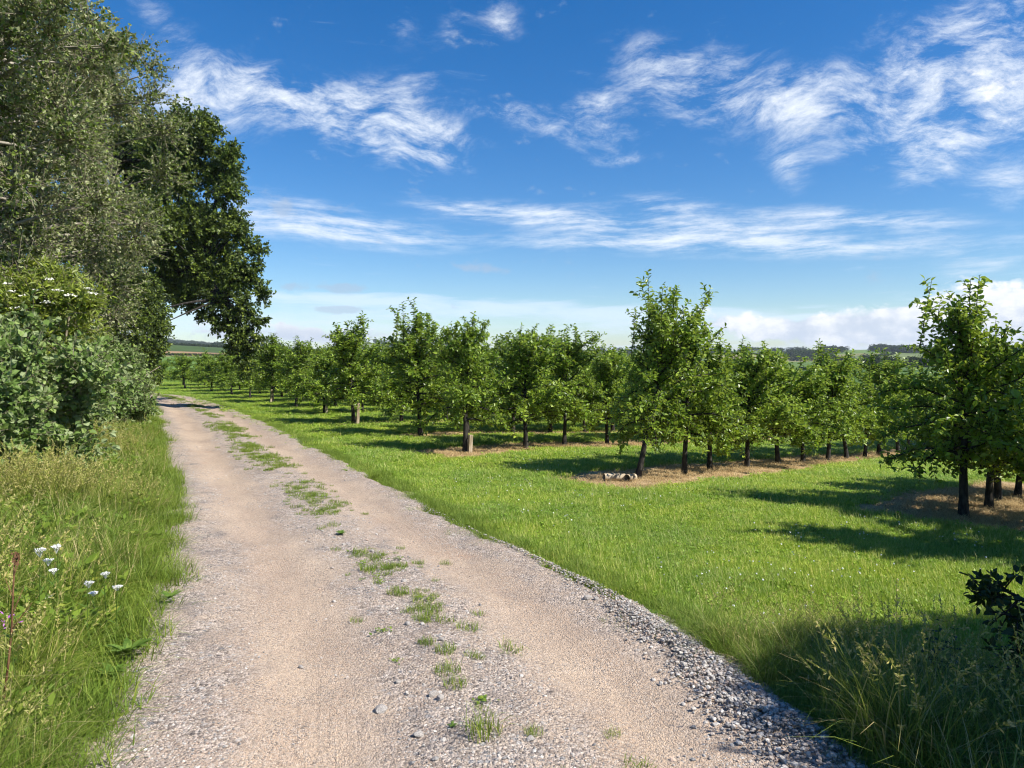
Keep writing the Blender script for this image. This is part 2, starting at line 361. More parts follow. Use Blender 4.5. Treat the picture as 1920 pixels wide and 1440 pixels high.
# track edges: depth Y, left X, right X
TRK = np.array([(-6, -1.0, 2.6), (-2, -1.15, 2.35), (0, -1.25, 2.1), (2.0, -1.5, 1.72), (2.98, -1.68, 1.43), (4.11, -2.02, 1.12), (5.26, -2.5, .66), (6.86, -3.25, -.28),
                (9.05, -4.3, -1.4), (13.3, -6.5, -3.6), (20.6, -10.3, -7.35), (26, -13.1, -10.4), (31, -15.9, -13.4), (35.5, -19.2, -16.6), (39.5, -24, -22), (42, -29, -28), (44, -36, -35.)])
_s = np.linspace(0, 1, 400); _k = np.linspace(0, 1, len(TRK))
def _cr(col):
    # smooth (Catmull-Rom) resampling of a column
    p = TRK[:, col]; m = np.gradient(p); x = _s * (len(p) - 1); i = np.minimum(x.astype(int), len(p) - 2); t = x - i
    return (2 * t**3 - 3 * t**2 + 1) * p[i] + (t**3 - 2 * t**2 + t) * m[i] + (-2 * t**3 + 3 * t**2) * p[i + 1] + (t**3 - t**2) * m[i + 1]
TY, TLx, TRx = _cr(0), _cr(1), _cr(2)
def road_l(y): return np.interp(y, TY, TLx)
def road_r(y): return np.interp(y, TY, TRx)
# orchard rows: start of the row (X, Y), spacing along the (1,1)/sqrt2 direction, count
ROWS = [((5.12, 8.0), 1.0, 5), ((1.85, 10.5), 1.2, 17), ((-.89, 13.5), 1.5, 13), ((-2.13, 16.5), 1.5, 13), ((-4.3, 19.3), 1.6, 15),
        ((-6.12, 23.1), 1.6, 15), ((-8.0, 26.2), 1.7, 14), ((-10.0, 29.6), 1.5, 15), ((-12.2, 33.0), 1.5, 15), ((-14.6, 37.0), 1.5, 15), ((-17.2, 40.6), 1.5, 15), ((-20.5, 44.5), 1.5, 15), ((-24.0, 48.5), 1.5, 16)]
def strip_dist(x, y):
    """distance outside the bare strips under the rows (negative inside)"""
    x = np.asarray(x, float); y = np.asarray(y, float); best = np.full(x.shape, 9.)
    for k, ((sx, sy), sp, n) in enumerate(ROWS):
        u = ((x - sx) + (y - sy)) / R2; v = ((y - sy) - (x - sx)) / R2
        hw = (1.2, 1.0, .85, .75)[k] if k < 4 else .55
        lead = (.8, 1.25, 1.05, .75)[k] if k < 4 else .3
        d = np.maximum(np.abs(v) - hw, np.maximum(-lead - u, u - n * sp - 1))
        best = np.minimum(best, d)
    return best + .35 * (vnoise(x * 1.7, y * 1.7, 8) - .5) + .25 * (vnoise(x * 6, y * 6, 9) - .5)

def track_z(x, y):
    L, R = road_l(y), road_r(y); a = (x - L) / (R - L); acr = (a - .5) * 3
    rut = -.042 * np.exp(-((acr + .72) / .33) ** 2) - .042 * np.exp(-((acr - .72) / .33) ** 2)
    rough = (vnoise(x * 2.2, y * 2.2, 11) - .5) * .032 + (vnoise(x * 7, y * 7, 12) - .5) * .010
    return tz(x, y) + .014 + np.clip((1.03 - a) / .06, 0, 1) * (.058 + rut + rough)
def ground():
    azs = np.concatenate([np.arange(-180, -46, 3.), np.arange(-46, 46, .14), np.arange(46, 180, 3.)]) * math.pi / 180
    rs = np.concatenate([[.25], np.geomspace(.8, 3000, 290)])
    A, Rr = np.meshgrid(azs, rs); x = Rr * np.sin(A); y = Rr * np.cos(A); z = tz(x, y)
    n, m = A.shape
    V = np.stack([x, y, z], -1).reshape(-1, 3)
    i = np.arange(n - 1)[:, None] * m; j = np.arange(m)[None]; j2 = (j + 1) % m
    Q = np.stack([i + j, i + m + j, i + m + j2, i + j2], -1).reshape(-1, 4)
    V = np.vstack([V, [0, 0, 0]]); T = np.stack([np.full(m, len(V) - 1), np.arange(m), (np.arange(m) + 1) % m], -1)
    x, y = V[:, 0], V[:, 1]; d = np.hypot(x, y)
    col = np.tile(np.array([.062, .105, .014]), (len(V), 1))
    # far fields: a patchwork of cells
    rng = np.random.default_rng(5)
    pal = np.array([(.085, .15, .03), (.12, .18, .045), (.075, .125, .03), (.17, .19, .06), (.10, .16, .035), (.21, .19, .09), (.13, .20, .05), (.06, .10, .025)])
    far = d > 95
    sd_ = rng.uniform(-1, 1, (260, 2)) * np.array((2600, 1600)) + np.array((0, 1500)); sc = pal[rng.integers(0, len(pal), 260)]
    xf = np.stack([x[far], y[far]], -1); nid = np.empty(len(xf), int)
    for a in range(0, len(xf), 20000):
        q = xf[a:a + 20000] + 25 * np.stack([vnoise(xf[a:a + 20000, 0] / 80, xf[a:a + 20000, 1] / 80, 2), vnoise(xf[a:a + 20000, 0] / 80, xf[a:a + 20000, 1] / 80, 4)], -1)
        nid[a:a + 20000] = ((q[:, None] - sd_[None]) ** 2).sum(-1).argmin(1)
    col[far] = sc[nid]
    pxc = 960 + F * x / np.maximum(y, 1)
    fr = (y > 0)
    col[fr & (d > 95) & (d < 262)] = (.066, .118, .026)
    col[fr & (pxc < 520) & (d > 95) & (d < 250)] = (.10, .175, .035)
    col[fr & (pxc < 440) & (d >= 270) & (d < 350)] = (.29, .185, .105)
    col[fr & (pxc < 330) & (d >= 250) & (d < 300)] = (.24, .22, .10)
    col[fr & (pxc > 1575) & (pxc < 1735) & (d > 400) & (d < 745)] = (.15, .19, .075)
    col[fr & (pxc > 1735) & (d > 400) & (d < 900)] = (.10, .165, .04)
    col[fr & (pxc > 640) & (pxc < 760) & (d > 900)] = (.15, .18, .075)
    col[fr & (pxc > 1040) & (pxc < 1140) & (d > 700)] = (.19, .21, .075)
    m_, t, out = mat_new('field_ground')
    at = t.new('ShaderNodeAttribute', attribute_name='albedo')
    gp = t.new('ShaderNodeNewGeometry').outputs['Position']
    ln = t.new('ShaderNodeVectorMath', operation='LENGTH'); t.l.new(gp, ln.inputs[0])
    n1 = t.noise(gp, .9, 6, .6); n2 = t.noise(gp, 14, 5, .7); n3 = t.noise(gp, .03, 5, .6)
    near = t.mix(t.ss(n1, .35, .65), (.08, .15, .012), (.12, .19, .020))
    near = t.mix(t.m('MULTIPLY', t.ss(n2, .5, .72), .5), near, (.13, .12, .05))
    fc = t.mix(t.ss(n3, .3, .7), t.mix(1., at.outputs[0], (.8, .82, .8), blend='MULTIPLY'), t.mix(1., at.outputs[0], (1.2, 1.15, 1.1), blend='MULTIPLY'))
    c = t.mix(t.ss(ln.outputs['Value'], 70., 100.), near, fc)
    p = t.new('ShaderNodeBsdfPrincipled'); t.l.new(c, p.inputs['Base Color']); p.inputs['Roughness'].default_value = .95
    p.inputs['Specular IOR Level'].default_value = .1
    t.l.new(t.bump(n2, .6, .03), p.inputs['Normal']); t.l.new(p.outputs[0], out.inputs[0])
    o = link('ground', mesh_np('ground', V, Q, T, m_, smooth=True, col=col))
    tag(o, 'green orchard ground falling to a valley with a patchwork of fields', 'ground', kind='structure')
ground()

def track():
    ny = 700; t_ = np.linspace(0, 1, ny); idx = t_ * 399
    ty = np.interp(idx, np.arange(400), TY); L = np.interp(idx, np.arange(400), TLx); R = np.interp(idx, np.arange(400), TRx)
    na = 60; a = np.linspace(0, 1, na)
    dist = np.concatenate([[0], np.cumsum(np.hypot(np.diff((L + R) / 2), np.diff(ty)))])
    jl = -.42 + .30 * (vnoise(dist * 1.6, dist * 0, 5) - .5) + .15 * (vnoise(dist * 6, dist * 0, 6) - .5)
    jr = .05 + .26 * (vnoise(dist * 1.6, dist * 0, 7) - .5) + .14 * (vnoise(dist * 6, dist * 0, 9) - .5)
    L2, Rr2 = L + jl, R + jr
    X = L2[:, None] + (Rr2 - L2)[:, None] * a[None]; Y = np.repeat(ty[:, None], na, 1)
    # edge line leans as the track does, so cross-sections stay square to it
    g = np.gradient((L + R) / 2, ty); cross = np.clip(-g, -1.2, 1.2)
    Z = tz(X, Y)
    acr = ((X - L[:, None]) / (R - L)[:, None] - .5) * 3.0
    rut = -.042 * np.exp(-((acr + .72) / .33) ** 2) - .042 * np.exp(-((acr - .72) / .33) ** 2)
    rough = (vnoise(X * 2.2, Y * 2.2, 11) - .5) * .032 + (vnoise(X * 7, Y * 7, 12) - .5) * .010
    edge = smoothstep(0, .05, a) * smoothstep(0, .05, 1 - a)
    Z = np.where(edge[None] >= 1, track_z(X, Y), Z + .014 + edge[None] * (.058 + rut + rough))
    V = np.stack([X, Y, Z], -1).reshape(-1, 3)
    i = np.arange(ny - 1)[:, None] * na; j = np.arange(na - 1)[None]
    Q = np.stack([i + j, i + j + 1, i + na + j + 1, i + na + j], -1).reshape(-1, 4)
    uv = np.stack([acr, np.repeat(dist[:, None], na, 1)], -1).reshape(-1, 2)
    m, t, out = mat_new('track_gravel')
    u = t.new('ShaderNodeUVMap'); u.uv_map = 'UVMap'; sp = t.new('ShaderNodeSeparateXYZ'); t.l.new(u.outputs[0], sp.inputs[0])
    gp = t.new('ShaderNodeNewGeometry').outputs['Position']
    ac = sp.outputs[0]; al = sp.outputs[1]
    mp = t.new('ShaderNodeMapping'); t.l.new(u.outputs[0], mp.inputs[0]); mp.inputs['Scale'].default_value = (1, .38, 1)
    big = t.noise(mp.outputs[0], 1.5, 5, .6, .3); med = t.noise(gp, 5, 6, .62); fine = t.noise(gp, 60, 4, .7)
    # dusty wheel lines
    w1 = t.m('EXPONENT', t.m('MULTIPLY', t.m('POWER', t.m('DIVIDE', t.m('ADD', ac, .72), .42), 2), -1))
    w2 = t.m('EXPONENT', t.m('MULTIPLY', t.m('POWER', t.m('DIVIDE', t.m('SUBTRACT', ac, .78), .40), 2), -1))
    dust = t.ss(t.m('ADD', t.m('ADD', t.m('MULTIPLY', t.m('MAXIMUM', w1, w2), .34), t.m('MULTIPLY', big, .55)), t.m('MULTIPLY', med, .45)), .52, .86)
    v1 = t.vor(gp, 62); v2 = t.vor(gp, 135); v3 = t.vor(gp, 27)
    def val(vn):
        s_ = t.new('ShaderNodeSeparateColor'); t.l.new(vn.outputs['Color'], s_.inputs[0]); return s_.outputs
    a1, a2, a3 = val(v1), val(v2), val(v3)
    st1 = t.mix(a1[0], (.115, .097, .088), (.60, .505, .43)); st2 = t.mix(a2[0], (.14, .115, .098), (.58, .475, .38))
    st = t.mix(t.ss(a1[1], .35, .45), st2, st1)
    st = t.mix(t.m('MULTIPLY', t.ss(a3[1], .77, .80), t.ss(v3.outputs['Distance'], .5, .25)), st, t.mix(a3[0], (.17, .165, .165), (.48, .45, .42)))
    earth = t.mix(t.ss(big, .35, .65), (.46, .33, .235), (.575, .435, .315))
    earth = t.mix(t.m('MULTIPLY', t.ss(t.noise(gp, 1.1, 4, .6), .60, .74), .55), earth, (.44, .255, .16))
    earth = t.mix(t.ss(fine, .35, .65), t.mix(1., earth, (.74, .74, .74), blend='MULTIPLY'), earth)
    spk = t.m('MULTIPLY', t.ss(a2[1], .46, .50), t.m('ADD', .55, t.m('MULTIPLY', t.ss(med, .4, .6), .4)))
    earth = t.mix(spk, earth, st2)
    ln = t.noise(t.xyz(t.m('MULTIPLY', ac, 30), t.m('MULTIPLY', al, .55), 0), 1, 3, .6); ridg = t.m('SINE', t.m('MULTIPLY', al, 95))
    tyre = t.m('MULTIPLY', t.m('MULTIPLY', t.ss(ln, .45, .62), t.ss(t.noise(mp.outputs[0], 1.1, 3, .5), .5, .62)), t.m('MAXIMUM', w1, w2))
    earth = t.mix(t.m('MULTIPLY', tyre, .16), earth, (.36, .265, .195))
    st = t.mix(t.m('MULTIPLY', t.ss(t.noise(gp, 3.1, 5, .65), .50, .66), .5), st, (.16, .14, .13))
    c = t.mix(dust, t.mix(t.m('MULTIPLY', t.ss(med, .4, .6), .45), st, earth), earth)
    p = t.new('ShaderNodeBsdfPrincipled'); t.l.new(c, p.inputs['Base Color']); p.inputs['Roughness'].default_value = .92
    p.inputs['Specular IOR Level'].default_value = .15
    inv = t.m('SUBTRACT', 1.0, dust)
    h = t.m('ADD', t.m('MULTIPLY', t.m('SUBTRACT', 1., v1.outputs['Distance']), t.m('ADD', .35, t.m('MULTIPLY', inv, .7))), t.m('ADD', t.m('MULTIPLY', t.m('SUBTRACT', 1., v2.outputs['Distance']), .5), t.m('SUBTRACT', t.m('MULTIPLY', med, 1.5), t.m('MULTIPLY', tyre, .25))))
    t.l.new(t.bump(h, .95, .011), p.inputs['Normal']); t.l.new(p.outputs[0], out.inputs[0])
    o = link('track', mesh_np('track', V, Q, None, m, smooth=True, uv=uv))
    tag(o, 'pale pinkish gravel farm track with two dusty wheel lines', 'track', kind='structure')
track()

def strips():
    m, t, out = mat_new('bare_strip')
    gp = t.new('ShaderNodeNewGeometry').outputs['Position']
    n1 = t.noise(gp, 2.5, 6, .65); n2 = t.noise(gp, 38, 5, .75, .4)
    c = t.mix(t.ss(n1, .35, .65), (.47, .315, .15), (.67, .50, .27)); c = t.mix(t.ss(n2, .4, .62), t.mix(1., c, (.55, .52, .5), blend='MULTIPLY'), c)
    p = t.new('ShaderNodeBsdfPrincipled'); t.l.new(c, p.inputs['Base Color']); p.inputs['Roughness'].default_value = .95
    t.l.new(t.bump(n2, .9, .03), p.inputs['Normal']); t.l.new(p.outputs[0], out.inputs[0])
    for k, ((sx, sy), spc, n) in enumerate(ROWS):
        lead = (.95, 1.35, 1.15, .9)[k] if k < 4 else .4
        hw0 = (1.2, 1.0, .85, .75)[k] if k < 4 else .5
        uu = np.arange(-lead, n * spc + 1, .12); nv = 9; vv = np.linspace(-1, 1, nv)
        U = np.repeat(uu[:, None], nv, 1)
        taper = np.clip((uu + lead) / .5, .15, 1) ** .5
        wl = hw0 * taper * (1 + .55 * (vnoise(uu * 2.2, uu * 0 + k, 21) - .5) + .3 * (vnoise(uu * 7, uu * 0 + k, 22) - .5))
        wr = hw0 * taper * (1 + .55 * (vnoise(uu * 2.2, uu * 0 + k, 23) - .5) + .3 * (vnoise(uu * 7, uu * 0 + k, 24) - .5))
        Vv = np.where(vv[None] < 0, vv[None] * wl[:, None], vv[None] * wr[:, None])
        X = sx + (U - Vv) / R2; Y = sy + (U + Vv) / R2; Z = tz(X, Y) + .016
        i = np.arange(len(uu) - 1)[:, None] * nv; j = np.arange(nv - 1)[None]
        Q = np.stack([i + j, i + nv + j, i + nv + j + 1, i + j + 1], -1).reshape(-1, 4)
        o = link('earth', mesh_np('earth', np.stack([X, Y, Z], -1).reshape(-1, 3), Q, None, m, smooth=True))
        tag(o, 'strip of bare tan earth and dead grass under a tree row', 'earth', 'bare strips under the tree rows', 'structure')
strips()

# ------------------------------------------------------------------ scatter (stuff) through geometry nodes
def scatter(name, protos, pos, rot, scl, idx, label, cat):
    n = len(pos)
    me = bpy.data.meshes.new(name); me.vertices.add(n); me.vertices.foreach_set('co', np.asarray(pos, np.float32).ravel())
    for nm, ty, key, arr in (('rot', 'FLOAT_VECTOR', 'vector', rot), ('scl', 'FLOAT_VECTOR', 'vector', scl), ('idx', 'INT', 'value', idx)):
        a = me.attributes.new(nm, ty, 'POINT'); a.data.foreach_set(key, np.asarray(arr, np.int32 if ty == 'INT' else np.float32).ravel())
    o = link(name, me)
    g = bpy.data.node_groups.new(name, 'GeometryNodeTree')
    g.interface.new_socket('Geometry', in_out='INPUT', socket_type='NodeSocketGeometry')
    g.interface.new_socket('Geometry', in_out='OUTPUT', socket_type='NodeSocketGeometry')
    gi = g.nodes.new('NodeGroupInput'); go = g.nodes.new('NodeGroupOutput')
    ip = g.nodes.new('GeometryNodeInstanceOnPoints'); ip.inputs['Pick Instance'].default_value = True
    j = g.nodes.new('GeometryNodeJoinGeometry') if len(protos) > 1 else None
    for pm in reversed(protos):
        po = bpy.data.objects.new(name + '_piece', pm)
        oi = g.nodes.new('GeometryNodeObjectInfo'); oi.inputs['Object'].default_value = po; oi.inputs['As Instance'].default_value = True
        g.links.new(oi.outputs['Geometry'], j.inputs[0] if j else ip.inputs['Instance'])
    if j: g.links.new(j.outputs[0], ip.inputs['Instance'])
    for nm, dt, sock in (('rot', 'FLOAT_VECTOR', 'Rotation'), ('scl', 'FLOAT_VECTOR', 'Scale'), ('idx', 'INT', 'Instance Index')):
        na = g.nodes.new('GeometryNodeInputNamedAttribute'); na.data_type = dt; na.inputs['Name'].default_value = nm
        g.links.new(na.outputs['Attribute'], ip.inputs[sock])
    g.links.new(gi.outputs[0], ip.inputs['Points']); g.links.new(ip.outputs[0], go.inputs[0])
    md = o.modifiers.new('scatter', 'NODES'); md.node_group = g
    return tag(o, label, cat, kind='stuff')

def blades(rng, n, rad, lmin, lmax, wid, bend, t0, t1, seg=3, pw=.5):
    """n curved tapering grass blades rooted in a disc"""
    r = rad * rng.random(n) ** pw; th = rng.uniform(0, 6.283, n)
    root = np.stack([r * np.cos(th), r * np.sin(th), np.zeros(n)], -1)
    L = rng.uniform(lmin, lmax, n); ph = rng.uniform(0, 6.283, n); B = rng.uniform(.2, 1, n) * bend
    hd = np.stack([np.cos(ph), np.sin(ph), np.zeros(n)], -1); sd_ = np.stack([-np.sin(ph), np.cos(ph), np.zeros(n)], -1)
    w = wid * rng.uniform(.7, 1.3, n)
    V = []
    for k in range(seg + 1):
        s = k / seg; ang = B * s
        pt = root + hd * (L * s * np.sin(ang))[:, None] + np.array((0, 0, 1.)) * (L * s * np.cos(ang) + 0)[:, None]
        ww = (w * (1 - s ** 1.6) + .0004)[:, None] * .5
        V += [pt - sd_ * ww, pt + sd_ * ww]
    V = np.stack(V, 1); k2 = 2 * (seg + 1); b = np.arange(n)[:, None] * k2
    Q = np.concatenate([b + np.array([[2 * k, 2 * k + 1, 2 * k + 3, 2 * k + 2]]) for k in range(seg)])
    tint = np.repeat(rng.uniform(t0, t1, n), k2)
    return V.reshape(-1, 3), Q, tint

def seed_stems(g, rng, n, rad, lmin, lmax, tint=.9, full=1.0):
    """flowering grass stems with a loose seed head"""
    for _ in range(n):
        a = rng.uniform(0, 6.283); r = rad * rng.random() ** .5; L = rng.uniform(lmin, lmax); ph = rng.uniform(0, 6.283); B = rng.uniform(.1, .5)
        s = np.linspace(0, 1, 6)
        pts = np.stack([r * math.cos(a) + math.cos(ph) * L * s * np.sin(B * s), r * math.sin(a) + math.sin(ph) * L * s * np.sin(B * s), L * s * np.cos(B * s)], -1)
        g.tube(pts, np.linspace(.0016, .0008, 6), 3, tint - .15)
        d = unit(pts[-1] - pts[-2]); m = int(26 * full); ks = rng.random(m)
        base = pts[-1] - d * (ks * .16)[:, None]; out = rng.normal(size=(m, 3)) * .6 + d * .9; out = unit(out)
        wid = .022 * (.35 + ks)
        q0 = base; q1 = base + out * wid[:, None]; side = unit(np.cross(out, rng.normal(size=(m, 3)))) * .0035
        V = np.stack([q0, (q0 + q1) / 2 + side, q1, (q0 + q1) / 2 - side], 1).reshape(-1, 3)
        g.add(V, np.arange(m)[:, None] * 4 + np.arange(4)[None], None, np.repeat(np.clip(tint + rng.uniform(-.08, .1, m), 0, 1), 4))

rng = np.random.default_rng(11)
def lawn():
    protos = []
    for k in range(5):
        r = np.random.default_rng(100 + k); g = Geo()
        g.add(*_bt(blades(r, 420, .20, .025, .070, .0040, 1.25, .0, .88, 2)))
        g.add(*_bt(blades(r, 14, .18, .05, .10, .0035, .9, .88, 1., 2)))
        for _ in range(3):   # clover and plantain leaves low in the sward
            a = r.uniform(0, 6.28, 6); p = np.append(r.uniform(-.17, .17, 2), .03)
            for q in a:
                d = np.array((math.cos(q), math.sin(q), .5)); d /= np.linalg.norm(d); x = np.cross(d, (0, 0, 1)); x /= np.linalg.norm(x); s = r.uniform(.018, .035)
                g.add([p, p + d * s * .6 - x * s * .35, p + d * s, p + d * s * .6 + x * s * .35], [[0, 1, 2, 3]], None, r.uniform(.1, .7))
        protos.append(g.mesh('lawn_patch', M['lawn']))
    N = 56000
    d = 2.4 + (62 - 2.4) * rng.random(N) ** 1.75; az = rng.uniform(-.72, .74, N)
    x = d * np.sin(az); y = d * np.cos(az)
    ok = (x > road_r(y) + .06 + .22 * (vnoise(x * 2.3, y * 2.3, 31) - .5)) & (strip_dist(x, y) > -.04)
    ok |= (y > 44) & (strip_dist(x, y) > 0)
    x, y, d = x[ok], y[ok], d[ok]; n = len(x)
    hs = np.clip(d / 8, .85, 3.0); h = .65 + .75 * vnoise(x * 1.3, y * 1.3, 32) + .35 * rng.random(n)
    pos = np.stack([x, y, tz(x, y) - .004], -1)
    rot = np.stack([rng.normal(0, .06, n), rng.normal(0, .06, n), rng.uniform(0, 6.283, n)], -1)
    scatter('lawn_grass', protos, pos, rot, np.stack([hs, hs, h], -1), rng.integers(0, 5, n), 'short mown green grass between the track and the orchard rows', 'grass')
def _bt(r): return r[0], r[1], None, r[2]
lawn()

def verge():
    protos = []
    for k in range(4):      # green tussocks
        r = np.random.default_rng(200 + k); g = Geo()
        g.add(*_bt(blades(r, 120, .13, .18, .46, .0055, 1.15, 0., .62, 4)))
        g.add(*_bt(blades(r, 22, .13, .2, .5, .005, 1.3, .7, 1., 4))); protos.append(g.mesh('tussock', M['verge']))
    for k in range(4):      # flowering, seeding grass
        r = np.random.default_rng(210 + k); g = Geo()
        g.add(*_bt(blades(r, 60, .14, .25, .55, .005, 1.0, .15, .75, 4)))
        g.add(*_bt(blades(r, 40, .14, .2, .6, .004, 1.1, .62, .95, 4)))
        seed_stems(g, r, 8, .14, .5, .78, .82); protos.append(g.mesh('seeding_grass', M['verge']))
    for k in range(2):      # low edge grass
        r = np.random.default_rng(220 + k); g = Geo()
        g.add(*_bt(blades(r, 170, .15, .07, .22, .0045, 1.3, .1, .7, 3))); protos.append(g.mesh('edge_grass', M['verge']))
    for k in range(3):      # leafy herbs among the grass
        r = np.random.default_rng(230 + k); g = Geo(); m = 46
        a = r.uniform(0, 6.283, m); q = .13 * r.random(m) ** .5; z = r.uniform(.05, (.28, .40, .22)[k], m)
        lp = np.stack([q * np.cos(a), q * np.sin(a), z], -1); ld = np.stack([np.cos(a) + r.normal(0, .5, m), np.sin(a) + r.normal(0, .5, m), r.uniform(-.1, .9, m)], -1)
        d_ = unit(ld); x_ = unit(np.cross(d_, np.array((0, 0, 1.)) + r.normal(0, .35, (m, 3)))); s_ = r.uniform(.03, .075, m)[:, None]
        V = np.stack([lp, lp + d_ * s_ * .5 - x_ * s_ * .28, lp + d_ * s_, lp + d_ * s_ * .5 + x_ * s_ * .28], 1).reshape(-1, 3)
        g.add(V, np.arange(m)[:, None] * 4 + np.arange(4)[None], None, np.repeat(r.uniform(.1, .72, m), 4))
        g.add(*_bt(blades(r, 30, .12, .15, .4, .005, 1.1, .1, .7, 3))); protos.append(g.mesh('leafy_herb', M['verge']))
    X, Y, I, SC = [], [], [], []
    # left bank
    n = 12000; y = 1.2 + 38 * rng.random(n) ** 1.5; off = rng.random(n) * 3.6
    x = road_l(y) - off + .12
    edge = off - .10 - .34 * (vnoise(y * 1.9, y * 0, 41) - .35) - .16 * vnoise(y * 6, y * 0, 42)
    ok = edge > -.02; x, y, off, edge = x[ok], y[ok], off[ok], edge[ok]; n = len(x)
    brown = vnoise(x * .8, y * .8, 43) + .25 * np.clip((off - .5), 0, 1)
    idx = np.where(edge < .22, 8 + rng.integers(0, 2, n), np.where((brown + rng.normal(0, .18, n)) > .86, 4 + rng.integers(0, 4, n), np.where(rng.random(n) < .42, 10 + rng.integers(0, 3, n), rng.integers(0, 4, n))))
    sc = np.where((idx == 8) | (idx == 9), .9 + .5 * rng.random(n), .55 + .5 * np.clip(off / 1.3, 0, 1) + .25 * rng.random(n))
    X.append(x); Y.append(y); I.append(idx); SC.append(sc)
    # right: long grass where the mower does not reach, near the camera
    n = 1500; y = rng.uniform(1.0, 5.6, n); off = .05 + rng.random(n) * 3.0; x = road_r(y) + off
    q = (y - 3.0) + .55 * (x - 1.4); lim = 1.55 + .8 * (vnoise(x * 1.5, y * 1.5, 44) - .5)
    ok = (q < lim); x, y, q = x[ok], y[ok], q[ok]; n = len(x)
    dens = rng.random(n); idx = np.where(dens < .5, rng.integers(0, 4, n), np.where(dens < .74, 4 + rng.integers(0, 4, n), 8 + rng.integers(0, 2, n)))
    sc = np.clip(.95 - .32 * q, .38, .95) * (.75 + .4 * rng.random(n))
    X.append(x); Y.append(y); I.append(idx); SC.append(sc)
    # rough fringe beside the track, right side
    n = 2400; y = 2.0 + 33 * rng.random(n) ** 1.4; x = road_r(y) - .04 + .26 * rng.random(n) + .20 * (vnoise(y * 2, y * 0, 45) - .5)
    X.append(x); Y.append(y); I.append(8 + rng.integers(0, 2, n)); SC.append(.35 + .45 * rng.random(n))
    n = 330; y = 1.9 + 8 * rng.random(n) ** 1.3; x = road_r(y) - .02 - .34 * rng.random(n) ** 1.6     # creeping over the stones
    X.append(x); Y.append(y); I.append(8 + rng.integers(0, 2, n)); SC.append(.22 + .4 * rng.random(n) ** 2)
    x = np.concatenate(X); y = np.concatenate(Y); I = np.concatenate(I); sc = np.concatenate(SC); n = len(x)
    pos = np.stack([x, y, tz(x, y) - .01], -1)
    rot = np.stack([rng.normal(0, .12, n), rng.normal(0, .12, n), rng.uniform(0, 6.283, n)], -1)
    scatter('verge_grass', protos, pos, rot, np.stack([sc * 1.1, sc * 1.1, sc], -1), I, 'long rough grass with tan seed heads along both edges of the track', 'grass')
verge()

def centre_weeds():
    protos = []
    for k in range(3):
        r = np.random.default_rng(300 + k); g = Geo(); g.add(*_bt(blades(r, 60, .07, .025, .075, .0035, 1.4, .1, .78, 2))); protos.append(g.mesh('weed_grass', M['verge']))
    for k in range(2):
        r = np.random.default_rng(310 + k); g = Geo()
        for _ in range(26):
            q = r.uniform(0, 6.28); p = np.array((r.normal(0, .035), r.normal(0, .035), r.uniform(.004, .02))); dd = unit(np.array((math.cos(q), math.sin(q), r.uniform(.1, .7)))); x = unit(np.cross(dd, (0, 0, 1))); s = r.uniform(.015, .035)
            g.add([p, p + dd * s * .6 - x * s * .35, p + dd * s, p + dd * s * .6 + x * s * .35], [[0, 1, 2, 3]], None, r.uniform(0, .6))
        protos.append(g.mesh('weed_leaf', M['verge']))
    n = 9000; y = 2.6 + 34 * rng.random(n) ** 1.35
    c = (road_l(y) + road_r(y)) / 2 + .18; x = c + rng.normal(0, .21, n)
    pat = vnoise(x * 1.6, y * .75, 51) * .6 + vnoise(x * 5, y * 3.4, 52) * .4
    th = np.interp(y, [2.5, 4, 5.5, 7, 9, 10, 14, 40], [.70, .66, .69, .67, .62, .60, .61, .63])
    ok = ((pat > th - .30) & (rng.random(n) < .035)) | (pat > th - .12) & (rng.random(n) < .14 + .5 * np.clip((pat - th) * 6, 0, .6)); x, y = x[ok], y[ok]; n = len(x)
    sc = (.4 + .7 * rng.random(n) ** 2) * np.clip(y / 10, 1, 1.35)
    scatter('track_weeds', protos, np.stack([x, y, track_z(x, y)], -1), np.stack([rng.normal(0, .1, n), rng.normal(0, .1, n), rng.uniform(0, 6.28, n)], -1),
            np.stack([sc, sc, sc], -1), rng.choice([0, 1, 2, 3, 4], n, p=[.26, .26, .26, .11, .11]), 'patchy weeds and grass growing down the middle of the track', 'weeds')
centre_weeds()

